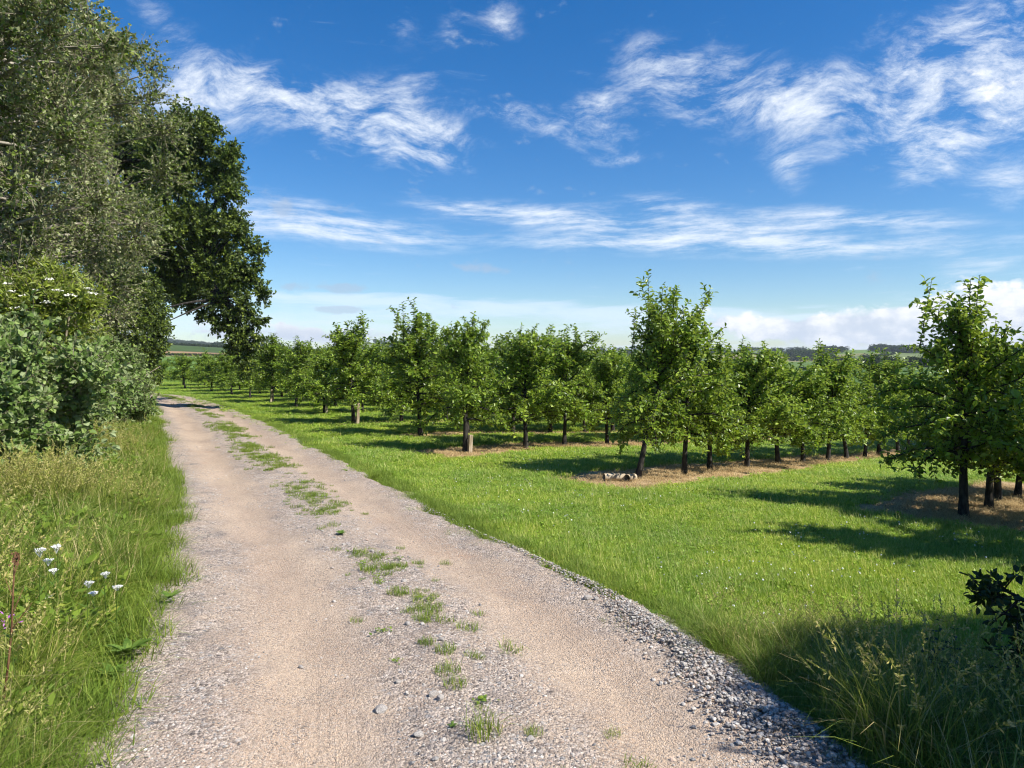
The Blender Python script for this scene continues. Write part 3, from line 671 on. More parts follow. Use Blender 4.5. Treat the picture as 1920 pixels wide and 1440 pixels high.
def ico_stone(seed, flat=.62, sub=2):
    import bmesh
    bm = bmesh.new(); bmesh.ops.create_icosphere(bm, subdivisions=sub, radius=1)
    r = np.random.default_rng(seed); V = np.array([v.co[:] for v in bm.verts]); Fc = [[v.index for v in f.verts] for f in bm.faces]; bm.free()
    for _ in range(7):      # knock planes off a ball: broken stone
        n = unit(r.normal(size=3)); h = r.uniform(.55, .85); k = V @ n; V = V - np.outer(np.maximum(k - h, 0), n)
    V *= 1 + .05 * r.normal(size=(len(V), 1)); V *= np.array((1, r.uniform(.65, .95), flat * r.uniform(.75, 1.2)))
    return V, Fc
def stone_mesh(seed, name, mat, sub=1):
    V, Fc = ico_stone(seed, sub=sub); return mesh_np(name, V, None, Fc, mat, np.full(len(V), (seed * .37) % 1))
def gravel():
    tones = [((.19, .18, .175), (.32, .305, .29)), ((.36, .33, .30), (.54, .50, .455)), ((.50, .46, .42), (.68, .64, .58)), ((.28, .24, .215), (.46, .40, .35)), ((.40, .29, .225), (.54, .42, .34))]
    mats = [rough_mat('pebble_stone', a, b, 2.2, .85, .3, .05) for a, b in tones]
    protos = [stone_mesh(400 + k, 'pebble', mats[(0, 1, 1, 2, 3, 3, 4, 1, 3, 0)[k]]) for k in range(10)]
    X, Y, SZ = [], [], []
    n = 60000; y = 2.0 + 16 * rng.random(n) ** 1.9; a = rng.random(n); x = road_l(y) + (road_r(y) - road_l(y)) * a
    pat = vnoise(x * 1.3, y * .5, 61) * .55 + vnoise(x * 4, y * 3, 62) * .45
    acr = (a - .5) * 3; lines = np.exp(-((acr + .72) / .36) ** 2) + np.exp(-((acr - .74) / .36) ** 2)
    ok = (pat - .32 * lines + .12 * np.exp(-(acr / .5) ** 2)) > .33 + .16 * rng.random(n)
    x, y = x[ok], y[ok]; X.append(x); Y.append(y); SZ.append(.0035 + .0065 * rng.random(len(x)) ** 2.5 + .010 * (rng.random(len(x)) > .955) * rng.random(len(x)))
    # loose bank of stone along the right edge
    n = 34000; y = 1.6 + 5.4 * rng.random(n) ** 1.0; wdt = np.interp(y, [1.5, 3, 4.2, 5.2, 6, 7], [.60, .42, .30, .18, .12, .08])
    e = rng.normal(0, .5, n); x = road_r(y) - wdt * .34 + wdt * e * .8
    ok = (x < road_r(y) + .20) & (rng.random(n) < np.interp(y, [1.6, 3.8, 4.8, 5.6, 7], [1, .85, .5, .16, .03]) * (.45 + 1.1 * (vnoise(x * 3, y * 3, 63) > .38))); x, y = x[ok], y[ok]
    X.append(x); Y.append(y); SZ.append((.0038 + .0135 * rng.random(len(x)) ** 2.6) * np.interp(y, [2, 3.6, 5], [1.25, 1.0, .8]))
    # a scatter of larger stones along the centre line
    n = 170; y = 2.4 + 5 * rng.random(n) ** 1.4; x = (road_l(y) + road_r(y)) / 2 + rng.normal(-.1, .35, n); X.append(x); Y.append(y); SZ.append(.009 + .013 * rng.random(n) ** 2)
    x = np.concatenate(X); y = np.concatenate(Y); s = np.concatenate(SZ); n = len(x)
    pile = np.concatenate([np.zeros(len(X[0])), .035 * rng.random(len(X[1])) * np.exp(-((x[len(X[0]):len(X[0]) + len(X[1])] - road_r(y[len(X[0]):len(X[0]) + len(X[1])]) + .22) / .22) ** 2), np.zeros(len(X[2]))])
    pos = np.stack([x, y, track_z(x, y) + s * rng.uniform(-.45, .3, n) + pile], -1)
    rot = np.stack([rng.normal(0, .25, n), rng.normal(0, .25, n), rng.uniform(0, 6.28, n)], -1)
    scatter('gravel', protos, pos, rot, np.repeat(s[:, None], 3, 1), rng.integers(0, 10, n), 'loose grey and pink gravel on the track and banked along its edge', 'gravel')
gravel()

def straw():
    protos = []
    for k in range(3):
        r = np.random.default_rng(330 + k); g = Geo()
        V, Q, T = blades(r, 45, .14, .05, .16, .004, 1.0, 0, 1, 2); V[:, 2] *= .28; g.add(V, Q, None, T); protos.append(g.mesh('straw_tuft', M['straw']))
    X, Y = [], []
    for k, ((sx, sy), sp, n) in enumerate(ROWS[:5]):
        m = 2000 if k < 3 else 700; u = rng.uniform(-1.4, min(n * sp, 12), m); v = rng.normal(0, .5, m); X.append(sx + (u - v) / R2); Y.append(sy + (u + v) / R2)
    x = np.concatenate(X); y = np.concatenate(Y); ok = strip_dist(x, y) < .12; x, y = x[ok], y[ok]; n = len(x); s = .6 + .7 * rng.random(n)
    scatter('dead_grass', protos, np.stack([x, y, tz(x, y) + .012], -1), np.stack([rng.normal(0, .1, n), rng.normal(0, .1, n), rng.uniform(0, 6.28, n)], -1), np.repeat(s[:, None], 3, 1), rng.integers(0, 3, n),
            'dry straw-coloured dead grass lying under the apple trees', 'dead grass')
straw()

def clover():
    protos = []
    g = Geo(); r = np.random.default_rng(350)
    for k in range(14):
        d = unit(r.normal(size=3)); x = unit(np.cross(d, (.3, .2, 1))); p = np.array((0, 0, .0)) ; s = .008
        g.add([p, p + d * s * .6 - x * s * .35, p + d * s, p + d * s * .6 + x * s * .35], [[0, 1, 2, 3]])
    protos.append(g.mesh('clover_head', M['white']))
    n = 2200; d = 4 + 26 * rng.random(n) ** 1.2; az = rng.uniform(-.45, .6, n); x = d * np.sin(az); y = d * np.cos(az)
    ok = (x > road_r(y) + .5) & (strip_dist(x, y) > .15) & (vnoise(x * .7, y * .7, 71) > .58); x, y = x[ok], y[ok]; n = len(x); s = .7 + .5 * rng.random(n)
    scatter('clover_flowers', protos, np.stack([x, y, tz(x, y) + .085 + .02 * rng.random(n)], -1), rng.uniform(0, 6, (n, 3)), np.repeat(s[:, None], 3, 1), np.zeros(n, int), 'tiny white clover heads dotted through the mown grass', 'clover')
clover()

# ------------------------------------------------------------------ apple trees
def frames_along(rng, pts, step, jit=.35):
    """leaf nodes along a polyline"""
    seg = np.linalg.norm(np.diff(pts, axis=0), axis=1); L = seg.sum(); n = max(2, int(L / step)); s = (np.arange(n) + rng.random(n) * jit + .3) / n * L; s = np.minimum(s, L * .999)
    cs = np.concatenate([[0], np.cumsum(seg)]); i = np.clip(np.searchsorted(cs, s) - 1, 0, len(seg) - 1); f = ((s - cs[i]) / seg[i])[:, None]
    p = pts[i] * (1 - f) + pts[i + 1] * f; return p, unit(pts[i + 1] - pts[i])

def make_apple(seed, H=2.5, spread=.95, lean=(0, 0), clear=.5, nb=20, tops=6, topL=(.35, .75), leaf=.073, step=.024, shoot_step=.043, trunk_r=.043, bow=.0, side=None, crown_pow=1.0, tmu=.45):
    r = np.random.default_rng(seed); wood = Geo(); LP, LD, LN, LS = [], [], [], []
    n = 9; zz = np.linspace(0, H * .86, n); q = zz / H
    ax = np.stack([lean[0] * q + bow * np.sin(q * 3) + .025 * r.normal(size=n) * q, lean[1] * q + .025 * r.normal(size=n) * q, zz], -1); ax[0, :2] = 0; ax[0, 2] = -.06
    wood.tube(ax, np.linspace(trunk_r, .011, n) * np.where(np.arange(n) == 0, 1.3, 1), 8)
    def at(h):
        i = np.clip(np.searchsorted(zz, h) - 1, 0, n - 2); f = (h - zz[i]) / (zz[i + 1] - zz[i]); return ax[i] * (1 - f) + ax[i + 1] * f
    def leafy(pts, step_, sz=1.0, r0=.0):
        p, d = frames_along(r, pts, step_); m = len(p); th = np.arange(m) * 2.4 + r.uniform(0, 6.28)
        a = unit(np.cross(d, np.array((.13, .2, 1.)) + .01)); b = np.cross(d, a); rad = a * np.cos(th)[:, None] + b * np.sin(th)[:, None]
        ld = unit(rad * .9 + d * r.uniform(.1, .7, (m, 1)) + np.array((0, 0, .05)) + r.normal(0, .25, (m, 3)) - np.array((0, 0, .15)))
        ln = np.array((0, 0, 1.)) + .55 * r.normal(size=(m, 3)) + d * .3
        LP.append(p); LD.append(ld); LN.append(ln); LS.append(leaf * sz * r.uniform(.65, 1.25, m))
    top = H * .84
    for i in range(nb):
        f = (i + r.uniform(-.3, .3)) / nb; f = min(max(f, 0), 1); h = clear + (top - clear) * f ** .95; az = i * 2.399 + r.uniform(-.5, .5)
        L = spread * (1 - .46 * f ** 1.4) * (1 - .12 * (1 - f) ** 4) * r.uniform(.66, 1.15)
        if side is not None: L *= 1 + side[2] * math.cos(az - math.atan2(side[1], side[0]))
        e0 = r.uniform(.15, .55) + .55 * f; p = at(h); k = 7; pts = [p]; e = e0
        for s in range(k):
            e += (-.15 if f < .5 else .03) + r.normal(0, .10); az += r.normal(0, .12)
            p = p + L / k * np.array((math.cos(e) * math.cos(az), math.cos(e) * math.sin(az), math.sin(e))); pts.append(p)
        pts = np.array(pts); pts[:, 2] = np.maximum(pts[:, 2], clear * .85)
        wood.tube(pts, np.linspace(.017, .004, k + 1) * (1.25 - .5 * f), 5)
        leafy(pts[3:], step * 1.1)
        bp, bd = frames_along(r, pts, shoot_step); m = len(bp)
        for j in range(m):
            if j < m * .04: continue
            dd = unit(bd[j] * .45 + r.normal(0, .55, 3) + np.array((0, 0, .32))); l2 = r.uniform(.10, .34) * (1.15 - .35 * j / m)
            c = bp[j] + dd * l2 * .5 + r.normal(0, .015, 3); sp = np.array([bp[j], c, bp[j] + dd * l2 + np.array((0, 0, .03 * r.normal()))])
            wood.tube(sp, np.array((.0045, .0035, .002)), 3); leafy(sp, step * .85, r.uniform(.85, 1.1))
    for i in range(tops):
        h = top * (r.uniform(.72, 1) if i else 1); b = at(min(h, top)) + (0 if i == 0 else 1) * np.append(r.normal(0, spread * .25, 2), 0); L = r.uniform(*topL) * (1.1 if i == 0 else 1)
        tilt = np.append(r.normal(0, .23, 2), 1) if i else np.array((lean[0] * .15, .0, 1)); tilt = unit(tilt); s = np.linspace(0, 1, 6)[:, None]
        pts = b + tilt * L * s + np.array((r.normal(0, .06), r.normal(0, .06), 0)) * s ** 2
        if i: pts = np.vstack([bez(at(max(.5, min(h, top) - .30)), (at(max(.5, min(h, top) - .2)) + pts[0]) / 2 + np.array((0, 0, -.04)), pts[0], 4)[:3], pts])
        wood.tube(pts, np.linspace(.010, .0025, len(pts)), 4); leafy(pts, step * .95, 1.0)
        for j in range(4):
            q0 = pts[len(pts) - 5 + j]; dd = unit(np.append(r.normal(0, .5, 2), .75)); sp = np.array([q0, q0 + dd * .08, q0 + dd * r.uniform(.12, .24)])
            wood.tube(sp, np.array((.004, .003, .002)), 3); leafy(sp, step * .9)
    LP = np.concatenate(LP); LD = np.concatenate(LD); LN = np.concatenate(LN); LS = np.concatenate(LS)
    tint = np.clip(r.normal(tmu, .30, len(LP)), 0, 1)
    return wood.mesh('trunk', M['bark_dark'], True), leaves_mesh('crown', LP, LD, LN, LS, tint, M['apple_leaf']), len(LP)

HERO = {
    (1, 0): make_apple(21, H=2.62, spread=1.06, lean=(.52, .1), clear=.66, nb=32, tops=16, topL=(.6, 1.15), bow=.05, side=(1, -.5, .18), step=.025, shoot_step=.046, trunk_r=.045),
    (0, 0): make_apple(22, H=2.38, spread=.93, clear=.66, nb=36, tops=9, topL=(.35, .85), step=.024, shoot_step=.045, trunk_r=.052, side=(-1, 0, .12)),
    (2, 0): make_apple(23, H=2.45, spread=1.08, clear=.62, nb=32, tops=8, topL=(.3, .6), lean=(.03, 0), trunk_r=.055),
}
VAR = [make_apple(40 + k, H=(2.3, 2.5, 2.2, 2.42, 2.1, 2.48, 2.35, 2.25, 2.55, 2.38)[k], spread=(1.05, 1.12, 1.2, .95, 1.15, 1.0, 1.1, .9, 1.05, 1.18)[k], clear=.58 + .05 * (k % 4), nb=(32, 30, 34, 26, 30, 34, 28, 24, 32, 30)[k], tops=(5, 8, 3, 7, 4, 9, 6, 5, 8, 2)[k],
                  topL=((.3, .7), (.4, .95), (.2, .5), (.3, .8), (.2, .6), (.35, .8), (.3, .9), (.3, .6), (.4, .8), (.2, .45))[k], lean=((-.1, .12, .05, -.06, .16, .0, .08, -.2, .22, -.04)[k], (.05, -.1, .1, .0, .05, -.08, .1, 0, .05, .12)[k]), side=(math.cos(k * 2.3), math.sin(k * 2.3), .10 + .03 * k), tmu=(.45, .38, .52, .42, .56, .36, .48, .5, .4, .44)[k]) for k in range(10)]
ORD = 'first second third fourth fifth sixth seventh eighth ninth tenth eleventh twelfth thirteenth fourteenth fifteenth sixteenth seventeenth'.split()
def place_apple(mesh, loc, rz, sc, label):
    t = empty('apple_tree', loc, label, 'apple tree', 'apple trees planted in rows', rz, sc)
    link('trunk', mesh[0], t); link('crown', mesh[1], t)
    return t
def orchard():
    r = np.random.default_rng(77)
    hero_label = {(1, 0): 'tall leaning apple tree, end of its row, with a cut log at its foot',
                  (0, 0): 'large apple tree standing nearest the camera beside the shaded grass',
                  (2, 0): 'bushy apple tree with a short stake, first in the third row back'}
    for k, ((sx, sy), sp, n) in enumerate(ROWS):
        for i in range(n):
            u = i * sp + (r.uniform(-.12, .12) if i else 0); v = r.normal(0, .06) if i else 0
            x = sx + (u - v) / R2; y = sy + (u + v) / R2; z = float(tz(x, y))
            if (k, i) in HERO: place_apple(HERO[(k, i)], (x, y, z), 0, 1, hero_label[(k, i)]); continue
            s = r.uniform(.88, 1.08) * np.interp(k, [0, 3, 6, 12], [1, 1.03, .98, .88]); sh = s * r.uniform(.92, 1.10)
            sh *= np.interp(x, [3, 9], [1.04 if k == 1 else 1, .86 if k == 1 else .78])
            wd = np.interp(k, [1, 3, 6, 9], [1.18, 1.28, 1.35, 1.45]); lab = f'apple tree, {ORD[i]} from the open end of the {ORD[k]} row back from the camera'
            place_apple(VAR[r.integers(0, 10)], (x, y, z), r.uniform(0, 6.28), (s * wd, s * wd, sh), lab)
orchard()

# ------------------------------------------------------------------ hedge bank: poplars, oak, shrubs
def make_clumped(seed, base, clumps, trunk, leafm, twigm, barkm, twigs=60, lpt=12, leaf=.08, tlen=(.3, .6), shape=LEAF_OV, up=.15, droop=0., limb_r=.05, trunk_r=.2, core=.25, rnd_n=.8, sides=8, twig_r=.005, tint_mu=.45, axis_out=.6):
    """trunk, limbs to every clump of foliage, twigs in the clumps, leaves along the twigs"""
    r = np.random.default_rng(seed); base = np.asarray(base, float); wood = Geo(); tw = Geo(); LP, LD, LN, LS, LT = [], [], [], [], []
    for tr_ in trunk:
        tr_ = np.asarray(tr_, float); wood.tube(tr_ - base, np.linspace(trunk_r, trunk_r * .35, len(tr_)), sides)
    tpts = np.concatenate([np.asarray(q, float) for q in trunk]); cen = np.mean([c for c, _ in clumps], axis=0)
    for (c, rad) in clumps:
        c = np.asarray(c, float)
        k = np.argmin(np.linalg.norm(tpts - c, axis=1) + .8 * np.maximum(0, tpts[:, 2] - c[2] + .3)); a = tpts[k]
        lp = bez(a, (a + c) / 2 + np.append(r.normal(0, .15 * rad, 2), .3 * rad), c)
        wood.tube(lp - base, np.linspace(limb_r * (.6 + .5 * rad), .008, len(lp)), 5)
        m = max(14 if rad > .15 else 5, int(twigs * rad ** 1.45)); o = unit(c - cen)
        dirs = unit(r.normal(size=(m, 3)) + axis_out * o + np.array((0, 0, up))); rr = rad * (core + (1 - core) * r.random(m) ** .6)
        for d, q in zip(dirs, rr):
            L = r.uniform(*tlen); e = c + d * q; L = min(L, 1.5 * q + .04); st = e - d * min(L, q * .9) + r.normal(0, .06 * rad, 3)
            td = unit(d + r.normal(0, .5, 3) + np.array((0, 0, up - droop))); e2 = st + td * L + np.array((0, 0, -droop * L * .5))
            mid = (st + e2) / 2 + r.normal(0, .05 * L, 3) + np.array((0, 0, droop * L * .2))
            pts = np.array([st, mid, e2]); tw.tube(pts - base, np.array((1., .8, .4)) * twig_r, 3)
            n = lpt; f = np.sort(r.random(n)) ** .8; p = np.where((f < .5)[:, None], st + (mid - st) * (2 * f)[:, None], mid + (e2 - mid) * (2 * f - 1)[:, None])
            ld = unit(td * .4 + r.normal(0, .75, (n, 3)) + np.array((0, 0, -.15 - droop))); LP.append(p + ld * .012 - base); LD.append(ld)
            LN.append(np.array((0, 0, 1.)) * .8 + o * .3 + rnd_n * r.normal(size=(n, 3))); LS.append(leaf * r.uniform(.6, 1.25, n)); LT.append(np.clip(r.normal(tint_mu, .2) + r.normal(0, .14, n), 0, 1))
    LP, LD, LN, LS, LT = map(np.concatenate, (LP, LD, LN, LS, LT))
    return wood.mesh('trunk', barkm, True), leaves_mesh('crown', LP, LD, LN, LS, LT, leafm, shape), tw.mesh('twigs', twigm, True), len(LP)
def put(name, meshes, base, label, cat, group=None, parts=('trunk', 'crown', 'twigs')):
    t = empty(name, base, label, cat, group)
    for nm, me in zip(parts, meshes): link(nm, me, t)
    return t
def shell(rng, c, rad, n, rc, lo=.45, bias=(0, 0, 0), zmin=.4):
    c = np.asarray(c, float); out = []
    for i in range(n):
        d = unit(rng.normal(size=3) + np.asarray(bias)); q = c + d * np.asarray(rad) * (lo + (1 - lo) * rng.random() ** .5)
        if q[2] > zmin: out.append((q, rng.uniform(*rc)))
    return out
nleaf = 0
def hedge_bank():
    global nleaf
    r = np.random.default_rng(9)
    PW = dict(leafm=M['poplar_leaf'], twigm=M['poplar_twig'], barkm=M['bark_pale'], shape=LEAF_BR, twigs=92, lpt=14, leaf=.056, tlen=(.35, .8), up=.2, twig_r=.0065, rnd_n=.9)
    for (x, y, H, rx, n, lab, sd) in ((-9.2, 10.8, 9.6, 2.95, 105, 'tall silvery-leaved poplar nearest the camera on the hedge bank', 1),
                                  (-10.8, 15.2, 10.2, 2.75, 100, 'silvery poplar with pale twigs between the nearest poplar and the oak', 2),
                                  (-13.7, 19.8, 10.4, 2.9, 80, 'grey-green poplar standing just in front of the dark oak', 3)):
        b = (x, y, float(tz(x, y))); cl = shell(r, (x, y, H * .53), (rx, rx, H * .46), n, (.55, .95), .5, (.35, -.35, 0), .6)
        tp = np.array([(x + .12 * math.sin(k), y + .1 * math.cos(k * 1.3), z) for k, z in enumerate(np.linspace(-.1, H * .86, 9))])
        if sd == 1:   # a branch reaching out over the verge, high up
            cl += [(P(40, 20, 9.3), .5), (P(110, 15, 9.3), .45), (P(165, 45, 9.2), .32), (P(90, 70, 9.6), .55), (P(20, 80, 9.6), .6), (P(230, 88, 10.2), .2), (P(195, 85, 10.2), .3)]
        if sd == 2: cl += [(P(250, 120, 14), .55), (P(285, 135, 14.2), .35), (P(280, 190, 14), .6), (P(305, 250, 14.5), .7), (P(300, 330, 14.5), .7), (P(265, 420, 14.5), .6)]
        a = make_clumped(500 + sd, b, cl, [tp], trunk_r=.2, limb_r=.058, **PW); nleaf += a[3]
        put('poplar_tree', a, b, lab, 'poplar', 'silvery poplars on the hedge bank')
    # oak leaning over the track
    d0 = 26.0
    pc = [(345, 235, 25, .9), (388, 252, 26, .8), (378, 228, 26, .35), (420, 300, 26, .8), (432, 290, 26, .45), (425, 365, 26, .85), (400, 430, 26, 1.), (445, 440, 26, .75), (478, 470, 26, .5), (470, 510, 26, .7), (440, 520, 26, .8),
          (485, 550, 26, .5), (450, 575, 25.6, .7), (478, 600, 25.7, .45), (455, 625, 25.6, .5), (456, 655, 25.5, .35), (412, 565, 26, .55), (385, 545, 26, .55), (372, 500, 26, 1.), (350, 420, 26, 1.1), (340, 340, 26, 1.15), (390, 335, 26.5, 1.),
          (375, 285, 26.5, .9), (305, 480, 26, 1.), (322, 520, 26.5, .7), (275, 590, 24.6, .8), (300, 610, 24.6, .45), (285, 645, 24.5, .6), (250, 540, 25, 1.1), (290, 400, 25.5, 1.2), (295, 300, 25.5, 1.2), (255, 650, 24.3, .8), (243, 690, 24, .7),
          (375, 588, 26.5, .28), (347, 553, 26, .4), (430, 600, 26, .5), (360, 575, 26.2, .3), (395, 590, 26, .35), (410, 610, 25.8, .3), (440, 410, 27, .6), (330, 280, 27, 1.), (275, 700, 24.5, .6), (455, 662, 25.5, .42), (440, 645, 25.5, .4), (478, 640, 25.5, .4), (462, 690, 25.4, .3), (436, 622, 25.6, .45), (310, 440, 25, .8)]
    cl = [(P(*q[:3]), q[3]) for q in pc]
    cl += shell(r, (-15.5, 28.6, 7.2), (5.0, 3.6, 4.0), 45, (.9, 1.4), .4, (0, .3, .1), 3.2)
    b = (-15.6, 27.2, float(tz(-15.6, 27.2))); bb = np.array(b)
    tr = [[bb + (0, 0, -.2), bb + (.05, 0, 1.5), bb + (.2, -.1, 3), bb + (.4, -.2, 5), bb + (.6, -.3, 7.4), bb + (.6, -.2, 9.3)], [bb + (.2, -.1, 3), bb + (1.4, -.3, 4.3), bb + (2.8, -.6, 5.2), bb + (4.2, -.9, 5.0), bb + (5.0, -1.2, 4.0)]]
    a = make_clumped(520, b, cl, tr, M['oak_leaf'], M['bark_dark'], M['bark_dark'], twigs=120, lpt=17, leaf=.115, tlen=(.3, .6), trunk_r=.36, limb_r=.07, up=.1, rnd_n=.8, twig_r=.006); nleaf += a[3]
    put('oak_tree', a, b, 'big dark green oak whose drooping boughs hang out over the track', 'oak')
    # a dark field maple under the oak, in front of its left side
    cl = [(P(*q[:3]), q[3]) for q in ((265, 570, 22.5, .7), (255, 620, 22, .7), (238, 590, 22, .75), (250, 665, 22, .65), (285, 560, 23.4, .7), (285, 610, 22.6, .55), (298, 630, 22.6, .4), (300, 590, 23, .4), (275, 660, 22.5, .6), (292, 655, 22.5, .35), (230, 640, 22, .8), (225, 550, 22.3, .8), (255, 530, 22.6, .7), (240, 700, 22, .7), (270, 690, 22.3, .5), (210, 600, 22.4, .9))]
    b = (-12.9, 22.6, float(tz(-12.9, 22.6))); bb = np.array(b)
    a = make_clumped(524, b, cl, [[bb + (0, 0, -.1), bb + (.1, 0, 1.0), bb + (.3, -.1, 2.2), bb + (.5, -.2, 3.2)]], M['oak_leaf'], M['bark_dark'], M['bark_dark'], twigs=105, lpt=15, leaf=.095, tlen=(.3, .55), trunk_r=.12, limb_r=.03, up=.1, rnd_n=.8); nleaf += a[3]
    put('maple_tree', a, b, 'small dark-leaved tree tucked under the left side of the oak', 'tree')
    # poplar suckers and shrubs at the front of the bank
    SH = dict(leafm=M['sucker_leaf'], twigm=M['poplar_twig'], barkm=M['poplar_twig'], shape=LEAF_BR, twigs=125, lpt=14, tlen=(.25, .55), up=.3, twig_r=.004, limb_r=.014, trunk_r=.03, rnd_n=.95, sides=6)
    def shrub(x, y, rad, h, n, leaf, lab, sd, rc=(.3, .5), group='pale-leaved poplar shrubs along the verge', kw=SH, name='poplar_shrub', cat='shrub', extra=()):
        global nleaf
        z0 = float(tz(x, y)); cl = shell(r, (x, y, z0 + h * .5), (rad, rad, h * .5), n, rc, .35, (.3, -.4, 0), .25) + list(extra)
        tr = [[(x + r.normal(0, .15), y + r.normal(0, .15), z0 - .05), (x + r.normal(0, .2), y + r.normal(0, .2), z0 + h * .35), (x + r.normal(0, .4), y + r.normal(0, .4), z0 + h * .8)] for _ in range(5)]
        a = make_clumped(540 + sd, (x, y, z0), cl, tr, leaf=leaf, tint_mu=.58, **kw); nleaf += a[3]
        put(name, a, (x, y, z0), lab, cat, group, ('stems', 'foliage', 'twigs'))
    shrub(-6.6, 9.0, 1.3, 2.25, 56, .074, 'large pale-leaved poplar shrub bulging over the verge grass', 1)
    shrub(-6.35, 8.0, .8, 1.5, 20, .072, 'low pale shrub at the left foot of the large poplar shrub', 2)
    shrub(-7.9, 12.4, 1.0, 2.2, 26, .08, 'pale shrub just behind the large poplar shrub', 3)
    shrub(-9.5, 16.5, .95, 1.9, 24, .08, 'pale shrub halfway along the verge below the poplars', 4)
    shrub(-11.4, 20.2, .95, 2.0, 20, .08, 'pale shrub beside the track below the oak', 5)
    shrub(-13.2, 23.6, .9, 1.7, 16, .08, 'farthest pale shrub where the track bends out of sight', 6)
    EL = dict(SH, leafm=M['elder_leaf'], shape=LEAF_NR, twigs=110, lpt=16, tlen=(.2, .45))
    ex, ey = -7.05, 10.3
    shrub(ex, ey, 1.05, 3.2, 46, .095, 'yellow-green elder bush with flat cream flower heads', 7, kw=EL, name='elder_bush', group=None, cat='elder', extra=[(P(q[0], q[1] + 26, 9.75), .30) for q in ((20, 545), (45, 553), (68, 543), (92, 528), (108, 543), (133, 552), (160, 545), (30, 575), (165, 560), (88, 565), (12, 530))])
    er = [o for o in S.objects if o.name == 'elder_bush'][0]
    rr = np.random.default_rng(3)
    for (px, py) in ((20, 545), (45, 553), (68, 543), (92, 522), (108, 543), (133, 552), (165, 540), (30, 575), (172, 548), (88, 565), (12, 530)):
        g = Geo(); c = P(px, py, 9.45 + rr.uniform(-.15, .1)) - np.array(er.location); R = rr.uniform(.05, .085)
        for k in range(34):
            a_ = rr.uniform(0, 6.28); q = R * math.sqrt(rr.random()); p = c + np.array((q * math.cos(a_), q * math.sin(a_), -.25 * q * q / R + .006 * rr.normal())); s = .011
            nn = unit(np.array((rr.normal() * .4, rr.normal() * .4 - .3, 1))); u_ = unit(np.cross(nn, (.3, 1, .1))); v_ = np.cross(nn, u_)
            g.add([p + s * (math.cos(i * 1.2566) * u_ + math.sin(i * 1.2566) * v_) for i in range(5)], None, [[0, 1, 2], [0, 2, 3], [0, 3, 4]])
        link('flower_head', g.mesh('flower_head', M['cream']), er)
    # dense dark hedge behind the poplars
    HG = dict(leafm=M['hedge_leaf'], twigm=M['bark_dark'], barkm=M['bark_dark'], shape=LEAF_OV, twigs=40, lpt=14, leaf=.085, tlen=(.3, .6), limb_r=.02, trunk_r=.05, sides=6, twig_r=.005)
    cl = []; tr = []
    for k in range(100):
        f = r.random(); x = -9.0 - 7.4 * f + r.normal(0, .35); y = 8.0 + 18.5 * f + r.normal(0, .3); cl.append((np.array((x - .9, y, r.uniform(.4, 4.2))), r.uniform(.7, 1.0)))
    for k in range(14):
        f = (k + .5) / 14; x, y = -9.9 - 7.4 * f, 8.0 + 18.5 * f; tr.append([(x, y, -.1), (x + .1, y, 1.2), (x, y + .1, 3.2)])
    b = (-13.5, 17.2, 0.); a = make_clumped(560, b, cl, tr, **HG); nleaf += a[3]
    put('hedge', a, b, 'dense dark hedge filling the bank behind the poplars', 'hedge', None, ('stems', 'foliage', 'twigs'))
    # hedge on the camera's right, just out of the picture: it shades the corner
    cl = []
    for _ in range(330):
        h = r.uniform(.4, 4.4); up_ = max(0, h - 2.3); bx = r.uniform(3.3 + .85 * up_, 6.5); cl.append((np.array((bx, r.uniform(-.2, 2.8 + .40 * (bx - 3.3 - .85 * up_) - .39 * up_), h)), r.uniform(.34, .55)))
    cl = [(c, q) for c, q in cl if c[0] - q * 1.15 - .38 > .725 * c[1] or c[1] < .4]
    cl += [(P(1905, 1120, 3.35), .10), (P(1880, 1105, 3.4), .07), (P(1915, 1165, 3.3), .12), (P(1912, 1215, 3.3), .12), (P(1850, 1112, 3.45), .05)]
    tr = [[(3.9 + r.normal(0, .2), 1.8 + r.normal(0, .2), -.05), (3.9 + r.normal(0, .3), 1.8 + r.normal(0, .3), .9), (4.3 + r.normal(0, .5), 1.7 + r.normal(0, .4), 3.2)] for _ in range(6)]
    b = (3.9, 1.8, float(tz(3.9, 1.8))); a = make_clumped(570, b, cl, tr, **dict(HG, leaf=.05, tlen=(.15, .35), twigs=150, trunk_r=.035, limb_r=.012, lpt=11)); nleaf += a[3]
    b2 = (6.6, .2, float(tz(6.6, .2))); cl = shell(r, (6.5, .3, 3.0), (1.8, 2.0, 2.0), 80, (.55, .8), .3, (0, 0, 0), .6)
    a2 = make_clumped(571, b2, cl, [[(6.6, .2, -.6), (6.6, .25, 1.5), (6.7, .2, 3.2), (6.6, .3, 4.2)]], **dict(HG, leaf=.08, twigs=70, trunk_r=.1)); nleaf += a2[3]
    put('hawthorn_tree', a2, b2, 'dark tree outside the picture whose shade falls over the right corner', 'tree', None, ('trunk', 'crown', 'twigs'))
    put('hawthorn_bush', a, b, 'dark bush at the edge shading the long grass in the corner', 'bush', None, ('stems', 'foliage', 'twigs'))
hedge_bank()

# two more orchard trees just out of the picture; their shadows lie across the grass
for i, (x, y, s) in enumerate(((5.75, 5.6, 1.36), (6.95, 6.7, 1.32))):
    place_apple(VAR[i], (x, y, float(tz(x, y))), 1.1 + i, (s, s, s), ('apple tree beside the corner bush, casting the nearest shadow on the grass', 'apple tree behind the one beside the corner bush')[i])

